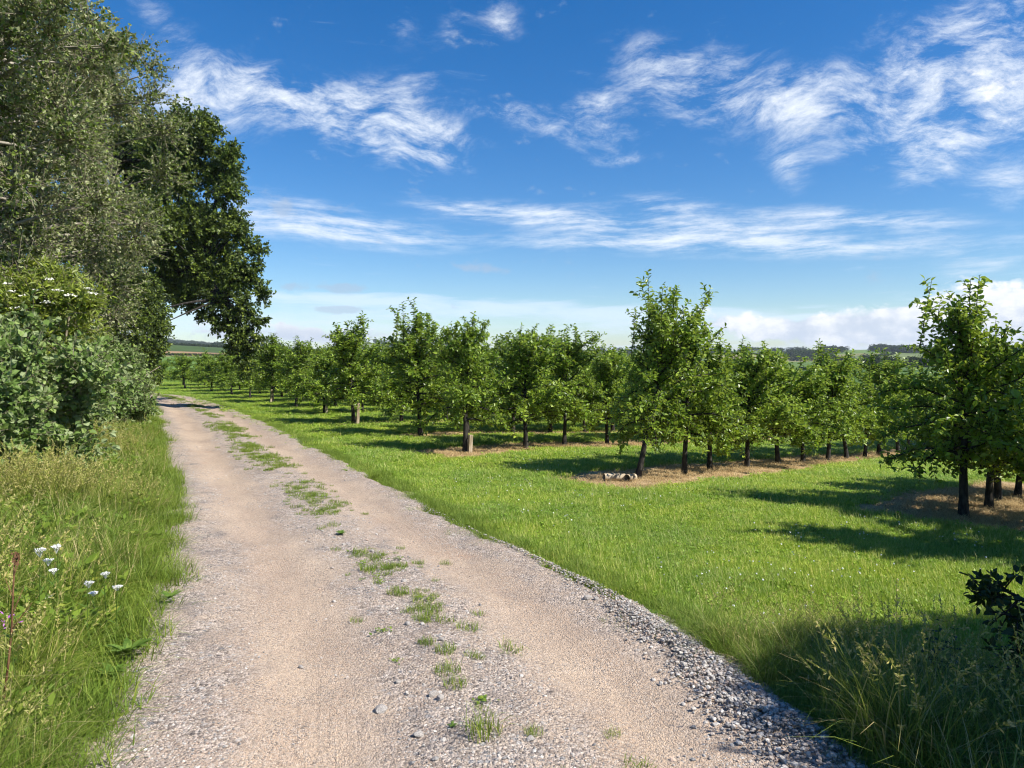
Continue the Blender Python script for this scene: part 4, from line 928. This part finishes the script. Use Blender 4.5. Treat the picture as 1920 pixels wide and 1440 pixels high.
# ------------------------------------------------------------------ small plants, stones, logs, stakes
def rosette(seed, n, L, w, up, mat=None, name='leaf'):
    r = np.random.default_rng(seed); g = Geo()
    for k in range(n):
        a = k * 2.4 + r.uniform(-.4, .4); l = L * r.uniform(.6, 1.1); e = up * r.uniform(.5, 1.3); h = np.array((math.cos(a), math.sin(a), 0)); s = np.array((-math.sin(a), math.cos(a), 0)); V = []
        for j in range(6):
            t = j / 5; ang = e * (1 - 1.3 * t); p = h * l * t + np.array((0, 0, 1)) * l * (t * math.sin(e) - .45 * t * t * math.sin(e)) + np.array((0, 0, .012)); ww = w * l * math.sin(math.pi * min(1, .12 + .88 * t) ** .9) * (1 if j < 5 else .1)
            V += [p - s * ww + (0, 0, .2 * ww), p, p + s * ww + (0, 0, .2 * ww)]
        Q = [[3 * j + i, 3 * j + i + 1, 3 * j + i + 4, 3 * j + i + 3] for j in range(5) for i in range(2)]
        g.add(V, Q, None, r.uniform(.15, .85))
    return g
def small_things():
    r = np.random.default_rng(15)
    ros = [rosette(600 + k, 17 + 4 * k, (.10, .13, .085)[k], (.15, .17, .2)[k], (.9, 1.1, .7)[k]).mesh('leaf_rosette', M['weed_leaf'], True) for k in range(3)]
    spots = [(900, 1003, 'broad-leaved dock where lawn meets gravel, farthest of the docks on the right edge', 0.50), (978, 1022, 'pale dock in the lawn edge, second from the far end', 0.50), (1062, 1070, 'dark dock clump at the bend of the gravel edge', 0.68), (1093, 1085, 'dock clump touching the start of the stone bank', 0.71), (1216, 1172, 'spiky green dock leaning over the stone bank', 0.62), (1375, 1275, 'dock beside the stone bank in front of the long grass', 0.56),
             (318, 1157, 'dark leafy weed bulging from the left verge onto the track', .9), (240, 1270, 'leafy weed clump at the left verge edge, nearest but one to the camera', 1.0), (212, 1312, 'bright broad-leaved weed low in the left verge', 1.0), (125, 1345, 'broad-leaved weed in the bottom left of the verge', 1.0), (640, 1020, 'flat weed rosette in the middle of the track, far', .45), (905, 1345, 'flat weed rosette in the middle of the track, near', .3), (848, 1398, 'leafy weed at the bottom of the track centre', .3)]
    for i, (px, py, lab, s) in enumerate(spots):
        d = CAMZ * F / (py - 680); q = P(px, py, d); z = float(track_z(q[0], q[1])) if 500 < px < 950 else float(tz(q[0], q[1])) + (.10 if px < 330 else .02)
        t = empty('dock_plant', (q[0], q[1], z), lab, 'weed', 'broad-leaved weeds', r.uniform(0, 6), s); link('leaves', ros[i % 3], t)
    # tufts on the bare track
    for i, (px, py, s) in enumerate(((905, 1417, .95), (1000, 1414, .5), (855, 1320, .7), (840, 1290, .8), (835, 1255, .7), (800, 1240, .6), (795, 1190, .7), (780, 1170, .7), (743, 1137, .75))):
        g = Geo(); g.add(*_bt(blades(np.random.default_rng(620 + i), 90, .09, .05, .15 if i == 0 else .09, .004, 1.2, .05, .8, 3)))
        d = CAMZ * F / (py - 680); q = P(px, py, d)
        o = link('grass_tuft', g.mesh('grass_tuft', M['verge'])); o.location = (q[0], q[1], float(track_z(q[0], q[1]))); o.scale = (s, s, s)
        tag(o, f'small grass tuft in the gravel of the track centre, {ORD[i]} from the bottom edge' if i else 'largest grass tuft in the track centre, right at the bottom edge', 'grass tuft', 'grass tufts in the track centre')
    # yarrow
    stem = Geo(); stem.tube(np.array([(0, 0, 0), (.01, 0, .2), (.0, .01, .45)]), np.array((.003, .0025, .002)), 4, .3)
    for k in range(10):
        z = .04 + .035 * k; a = k * 2.4; dd = np.array((math.cos(a), math.sin(a), .5)); x = np.array((-math.sin(a), math.cos(a), 0)); p = np.array((0.005, 0, z)); s = .06
        stem.add([p, p + dd * s * .5 - x * .006, p + dd * s, p + dd * s * .5 + x * .006], [[0, 1, 2, 3]], None, .4)
    stem = stem.mesh('stem', M['weed_leaf']); head = Geo()
    for k in range(60):
        a = r.uniform(0, 6.28); q = .026 * math.sqrt(r.random()); c = np.array((q * math.cos(a), q * math.sin(a), .452 - .15 * q + .003 * r.normal())); s = .0048
        head.add([c + np.array((s * math.cos(i * 1.2566), s * math.sin(i * 1.2566), .002 * (i % 2))) for i in range(5)], None, [[0, 1, 2], [0, 2, 3], [0, 3, 4]])
        if k % 5 == 0: head.tube(np.array([(0, 0, .42), c]), np.array((.0012, .001)), 3)
    head = head.mesh('flower_head', M['white'])
    for i, (px, py, w) in enumerate(((198, 1073, 'largest white yarrow head in the left verge'), (220, 1098, 'white yarrow leaning nearest the track'), (166, 1090, 'yarrow between the two large white heads and the grass'), (175, 1110, 'small yarrow just below the two large white heads'), (88, 1118, 'low yarrow, lowest of the white flowers'),
                                     (100, 1067, 'yarrow left of the largest white head'), (90, 1048, 'yarrow at the top of the white flower patch'), (75, 1028, 'small yarrow at the far left of the flower patch'), (105, 1022, 'pale yarrow highest in the verge'))):
        d = 4.1 + .12 * r.normal(); q = P(px, py, d); h = q[2] - 0; s = max(.5, h / .455)
        t = empty('yarrow', (q[0], q[1], 0), w, 'flower', 'white yarrow flowers', r.uniform(0, 6), (1, 1, s)); link('stem', stem, t); link('flower_head', head, t)
    # vetch and dead dock stem
    g = Geo(); q = P(17, 1175, 3.15); b = np.array((q[0], q[1], 0.)); g.tube(np.array([(0, 0, 0), (.02, 0, .3), (.0, 0, .6)]), np.array((.003, .0025, .002)), 4, .3)
    for k in range(12):
        a = k * 2.4; dd = np.array((math.cos(a), math.sin(a), .4)); x = np.array((-math.sin(a), math.cos(a), 0)); p = np.array((.01, 0, .1 + .04 * k)); g.add([p, p + dd * .03 - x * .008, p + dd * .06, p + dd * .03 + x * .008], [[0, 1, 2, 3]], None, .4)
    t = empty('vetch', b, 'purple vetch flowering by the reddish dead stem', 'flower'); link('stem', g.mesh('stem', M['weed_leaf']), t); g = Geo()
    for k in range(16):
        c = np.array((.02 * r.normal(), .015 * r.normal(), .53 + .028 * r.normal())); dd = unit(r.normal(size=3)); x = unit(np.cross(dd, (.2, .1, 1))); g.add([c, c + dd * .012 - x * .006, c + dd * .022, c + dd * .012 + x * .006], [[0, 1, 2, 3]])
    link('petals', g.mesh('petals', M['purple']), t)
    g = Geo(); a = P(5, 1330, 3.05); m1 = P(22, 1180, 3.05); e = P(28, 1040, 3.05); base = np.array((a[0], a[1], 0.))
    g.tube(np.array([base + (-.01, 0, 0), a, P(15, 1250, 3.05), m1, P(24, 1120, 3.05), e]) - base, np.linspace(.006, .003, 6), 6)
    for (px, py, qx, qy) in ((22, 1180, 60, 1130), (24, 1150, 45, 1100), (24, 1120, 10, 1085), (26, 1080, 36, 1050)): g.tube(np.array([P(px, py, 3.05), P(qx, qy, 3.03)]) - base, np.array((.003, .0015)), 4)
    t = empty('dead_dock', base, 'reddish-brown dead dock stem upright in the left verge', 'dead stem'); link('stem', g.mesh('stem', M['stick'], True), t)
    g = Geo()
    for k in range(40):
        c = e - base + np.array((.008 * r.normal(), .008 * r.normal(), -.05 + .05 * r.random())); g.add([c, c + (.006, 0, .004), c + (.004, .004, .012), c + (-.004, 0, .008)], [[0, 1, 2, 3]])
    link('seed_head', g.mesh('seed_head', M['stick']), t)
    # nettles in the shaded corner
    for i, (px, py, d) in enumerate(((1762, 1165, 3.5), (1745, 1185, 3.55), (1790, 1180, 3.5), (1905, 1178, 3.3), (1875, 1195, 3.4), (1650, 1215, 3.6))):
        q = P(px, py, d); h = max(.25, q[2]); st = Geo(); lf = Geo(); st.tube(np.array([(0, 0, 0), (.01, 0, h * .5), (0, 0, h)]), np.array((.004, .003, .002)), 5, .3); lp, ld, ln, ls = [], [], [], []
        for k in range(int(h / .055)):
            z = h - .05 * k; a = k * 1.571 + i
            for sg in (0, math.pi):
                lp.append((0, 0, z)); ld.append((math.cos(a + sg), math.sin(a + sg), .25 - .1 * k)); ln.append((0.1, 0, 1)); ls.append(min(.025 + .017 * k, .085))
        t = empty('nettle', (q[0], q[1], float(tz(q[0], q[1]))), ['tallest nettle standing dark against the bright grass', 'nettle just left of the tallest nettle', 'nettle just right of the tallest nettle', 'nettle at the picture edge under the dark bush', 'nettle beside the one under the dark bush', 'short nettle alone in the long grass'][i], 'nettle', 'nettles in the shaded corner', r.uniform(0, 3))
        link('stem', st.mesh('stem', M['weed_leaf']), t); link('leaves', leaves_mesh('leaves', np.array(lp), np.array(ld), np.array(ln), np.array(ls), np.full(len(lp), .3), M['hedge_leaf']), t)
    # single stones
    sm = [stone_mesh(650 + k, 'stone', M['stone'], 2) for k in range(4)]
    for i, (px, py, s, lab) in enumerate(((715, 1362, .034, 'largest pale stone lying in the gravel near the bottom of the track'), (1207, 1226, .032, 'flat grey stone alone beside the stone bank'), (1102, 1141, .036, 'pale stone on the inner side of the stone bank'), (1118, 1143, .026, 'darker stone touching the pale stone of the bank'), (758, 1112, .024, 'stone beside the weeds in the middle of the track'),
                                          (828, 1235, .022, 'small grey stone left of the centre tufts'), (812, 1338, .030, 'stone in the small group of three by the centre tufts'), (826, 1345, .026, 'right-hand stone in the group by the centre tufts'), (784, 1415, .028, 'dark stone nearest the bottom edge of the track'), (995, 1428, .022, 'pale stone at the foot of the track by a tuft'), (565, 1270, .02, 'stone lying in the left wheel line'), (747, 1310, .02, 'small dark stone above the group of three'), (698, 1050, .024, 'white stone right of the far centre weeds'), (765, 1198, .025, 'white stone beside the middle tufts'))):
        d = CAMZ * F / (py - 680); q = P(px, py, d); o = link('stone', sm[i % 4]); o.location = (q[0], q[1], float(track_z(q[0], q[1])) + .25 * s); o.scale = (s, s, s); o.rotation_euler = (r.normal(0, .2), r.normal(0, .2), r.uniform(0, 6))
        tag(o, lab, 'stone', 'larger stones on the track')
    # brown stick on the edge of the stone bank
    pts = [P(1268, 1196, 4.35), P(1290, 1199, 4.33), P(1308, 1210, 4.28), P(1318, 1222, 4.22), P(1325, 1230, 4.18)]; pts = np.array(pts); pts[:, 2] += .035; c = pts[0].copy()
    g = Geo(); g.tube(pts - c, np.array((.012, .015, .016, .013, .008)), 7); g.tube(np.array([pts[2], pts[2] + (.03, .02, .03)]) - c, np.array((.006, .003)), 5)
    o = link('stick', g.mesh('stick', M['stick'], True)); o.location = c; tag(o, 'curved brown stick lying where the stone bank meets the grass', 'stick')
    # cut log and offcut at the leaning tree
    for (p0, p1, rad, lab, nm) in ((P(1131, 904, 10.1), P(1172, 900, 10.15), .052, 'pale cut log on the straw at the foot of the leaning tree', 'log'), (P(1174, 904, 10.05), P(1190, 905, 10.2), .05, 'short pale offcut beside the cut log', 'log')):
        g = Geo(); p0[2] = tz(p0[0], p0[1]) + rad + .025; p1[2] = tz(p1[0], p1[1]) + rad + .025; c = p0.copy()
        k = np.linspace(0, 1, 6)[:, None]; pts = (p1 - p0) * k + np.random.default_rng(3).normal(0, .004, (6, 3)); g.tube(pts, rad * np.array((.97, 1.03, 1, 1.02, .98, .93)), 12)
        g.tube(np.array([pts[3], pts[3] + (.02, -.05, .05)]), np.array((.014, .008)), 6)
        V = [(math.cos(a) * rad * .9, 0, math.sin(a) * rad * .9) for a in np.arange(12) * .5236]; o = link(nm, g.mesh(nm, M['wood'], True)); o.location = c; tag(o, lab, 'log', 'cut logs under the leaning tree')
    # stakes
    for (x, y, h, lab) in ((-.80, 13.38, .36, 'short weathered stake beside the bushy third-row tree'), (-4.18, 19.15, .62, 'pale stake against the first tree of the fifth row back'), (-6.02, 22.95, .60, 'pale stake at the open end of the sixth row back'), (-10.0, 29.4, .6, 'far pale stake at the open end of the eighth row back')):
        g = Geo(); z = float(tz(x, y)); rr_ = .035
        V = [(sx * rr_, sy * rr_, zz) for zz in (-.1, h - .01) for sx, sy in ((-1, -1), (1, -1), (1, 1), (-1, 1))] + [(sx * rr_ * .8, sy * rr_ * .8, h) for sx, sy in ((-1, -1), (1, -1), (1, 1), (-1, 1))]
        Q = [(i, (i + 1) % 4, 4 + (i + 1) % 4, 4 + i) for i in range(4)] + [(4 + i, 4 + (i + 1) % 4, 8 + (i + 1) % 4, 8 + i) for i in range(4)] + [(8, 9, 10, 11)]
        g.add(V, Q); o = link('tree_stake', g.mesh('tree_stake', M['wood'])); o.location = (x, y, z); o.rotation_euler = (.03, .05, .5); tag(o, lab, 'stake', 'tree stakes')
small_things()

# ------------------------------------------------------------------ far trees, hedges, woods
def far_tree(seed, n=520):
    r = np.random.default_rng(seed); LP = []
    cl = [(np.append(r.normal(0, .28, 2), r.uniform(.35, .82)), r.uniform(.16, .27)) for _ in range(13)]
    P_, D_, N_ = [], [], []
    for c, rad in cl:
        m = n // 13; d = unit(r.normal(size=(m, 3))); P_.append(c + d * rad * r.uniform(.6, 1.05, (m, 1))); D_.append(unit(d + r.normal(0, .8, (m, 3)))); N_.append(d + r.normal(0, .5, (m, 3)))
    P_ = np.concatenate(P_); cr = leaves_mesh('crown', P_, np.concatenate(D_), np.concatenate(N_), r.uniform(.07, .13, len(P_)), np.clip(r.normal(.45, .25, len(P_)), 0, 1), M['far_leaf'], LEAF_BR)
    g = Geo(); g.tube(np.array([(0, 0, -.05), (.01, 0, .2), (0, .01, .6)]), np.array((.035, .028, .01)), 6)
    for c, rad in cl[:6]: g.tube(np.array([(0, 0, .3), c]), np.array((.015, .005)), 4)
    return g.mesh('trunk', M['bark_dark'], True), cr
FT = [far_tree(700 + k) for k in range(5)]
def ground_at(px, d):
    az = math.atan((px - 960) / F); x = d * math.tan(az); return x, d, float(tz(x, d))
def far_things():
    r = np.random.default_rng(31)
    def single(px, d, h, lab, w=1.0):
        x, y, z = ground_at(px, d); m = FT[r.integers(0, 5)]
        t = empty('field_tree', (x, y, z), lab, 'tree', 'trees in the far hedgerows', r.uniform(0, 6), (h * w, h * w, h)); link('trunk', m[0], t); link('crown', m[1], t)
    right = [(1622, 6), (1634, 8), (1646, 9), (1660, 8.5), (1671, 9), (1684, 5), (1699, 4), (1716, 9), (1728, 8), (1742, 6), (1760, 7)]
    for i, (px, h) in enumerate(right): single(px, 262 + r.uniform(-4, 6), h * .5, f'dark round tree along the top of the valley field, {ORD[i]} from the left', r.uniform(1.2, 1.6))
    for i, (px, d, h) in enumerate(((1556, 380, 10), (1572, 390, 12), (1588, 400, 11), (1600, 420, 10), (1612, 430, 9), (1628, 445, 12), (1655, 520, 6), (1700, 560, 7))): single(px, d, h * .5, f'tree on the edge of the pale sloping meadow, {ORD[i]} from the left', 1.4)
    for i, px in enumerate((655, 677, 636, 705)): single(px, 1440 if px != 636 else 1400, 9, ['lone tree on the bare hilltop', 'wide tree right of the lone hilltop tree', 'tree left of the lone hilltop tree', 'tree on the falling shoulder of the bare hill'][i], 1.7)
    for i, px in enumerate((520, 535, 548, 560, 575, 588, 603, 617)): single(px, 620 + 12 * (i % 3), r.uniform(7, 10), f'dark tree on the low skyline right of the oak, {ORD[i]} from the oak', 1.3)
    for i, (px, d) in enumerate(((905, 760), (930, 900), (1020, 900), (1050, 800), (1068, 820), (1085, 1250), (1118, 840), (1180, 820), (1340, 800), (1395, 780))): single(px, d, r.uniform(7, 10), f'distant hedgerow tree seen between the orchard tops, {ORD[i]} from the left' , 1.5)
    # field hedges
    def hedge(px0, d0, px1, d1, h, lab):
        a = np.array(ground_at(px0, d0)); b = np.array(ground_at(px1, d1)); L = np.linalg.norm(b - a); n = int(L / (h * .16)) * 12 + 50; f = r.random(n)
        p = a[None, :2] + (b - a)[None, :2] * f[:, None] + r.normal(0, h * .3, (n, 2)); z = tz(p[:, 0], p[:, 1]) + h * r.random(n) * (.85 + .3 * vnoise(f * L / 9, f * 0, 3)); pos = np.stack([p[:, 0], p[:, 1], z], -1) - a
        d = unit(r.normal(size=(n, 3))); o = link('field_hedge', leaves_mesh('field_hedge', pos, d, r.normal(size=(n, 3)) + np.array((0, 0, .7)), h * r.uniform(.25, .5, n), np.clip(r.normal(.4, .2, n), 0, 1), M['far_leaf'], LEAF_BR)); o.location = a
        tag(o, lab, 'hedge', 'hedges between the far fields')
    hedge(1500, 262, 2000, 262, 1.2, 'dark hedge along the top of the green valley field')
    hedge(1590, 400, 1745, 745, 1.2, 'hedge climbing beside the pale sloping meadow')
    hedge(285, 252, 470, 252, .8, 'thin hedge between the green field and the red earth field')
    hedge(285, 398, 470, 398, 1.4, 'hedge along the upper edge of the red earth field')
    hedge(520, 640, 780, 640, 4, 'far hedge on the skyline right of the oak')
    hedge(860, 780, 1560, 780, 2.5, 'far hedge running behind the orchard tops')
    # woods: too many trees to count
    def wood(name, n, gen, label, h0, h1):
        px, d = gen(n); x = d * (px - 960) / F; y = d; z = tz(x, y); h = r.uniform(h0, h1, len(x)); w = h * r.uniform(1.2, 1.6, len(x))
        scatter(name, [m[1] for m in FT], np.stack([x, y, z - .15 * h], -1), np.stack([0 * x, 0 * x, r.uniform(0, 6.28, len(x))], -1), np.stack([w, w, h], -1), r.integers(0, 5, len(x)), label, 'woods')
    def g1(n):
        px = r.uniform(200, 520, n); d = r.uniform(620, 1420, n); k = (vnoise(px / 38, d / 150, 5) > .42) & ~((px > 370) & (px < 425) & (d > 700) & (d < 1150)) ; return px[k], d[k]
    wood('woods', 1500, g1, 'dark wooded hillside behind the red earth field', 5, 9)
    def g2(n):
        px = np.concatenate([r.uniform(1640, 1752, n // 3), r.uniform(1800, 1990, n // 3), r.uniform(1480, 1600, n // 3)]); d = r.uniform(730, 900, len(px)); d = np.where(px < 1600, r.uniform(600, 800, len(px)), d); k = vnoise(px / 30, d / 90, 6) > .25; return px[k], d[k]
    wood('woods', 420, g2, 'dark woods on the ridge above the pale meadow', 6, 9)
    def g3(n):
        px = r.uniform(540, 1520, n); d = r.uniform(640, 1500, n); k = (vnoise(px / 45, d / 110, 7) > .68); return px[k], d[k]
    wood('woods', 420, g3, 'scattered copses and hedges on the middle hills', 6, 10)
far_things()
print('LEAVES', nleaf)

# ------------------------------------------------------------------ summer haze over the valley
def haze():
    m = bpy.data.materials.new('haze_air'); m.use_nodes = True; t = NT(m.node_tree); t.n.clear()
    v = t.new('ShaderNodeVolumePrincipled'); v.inputs['Color'].default_value = (.80, .88, 1, 1); v.inputs['Density'].default_value = .00016; v.inputs['Anisotropy'].default_value = .0
    o = t.new('ShaderNodeOutputMaterial'); t.l.new(v.outputs[0], o.inputs['Volume'])
    z = [vv.co.z for vv in bpy.data.objects['ground'].data.vertices]
    lo, hi = min(z) - 1, max(z) + 12; R = 3020
    V = [(x, y, zz) for zz in (lo, hi) for x, y in ((-R, -R), (R, -R), (R, R), (-R, R))]
    Q = [(3, 2, 1, 0), (4, 5, 6, 7), (0, 1, 5, 4), (1, 2, 6, 5), (2, 3, 7, 6), (3, 0, 4, 7)]
    tag(link('haze', mesh_np('haze', V, Q, None, m)), 'thin bluish summer haze softening the far hills', 'haze', kind='stuff')
haze()
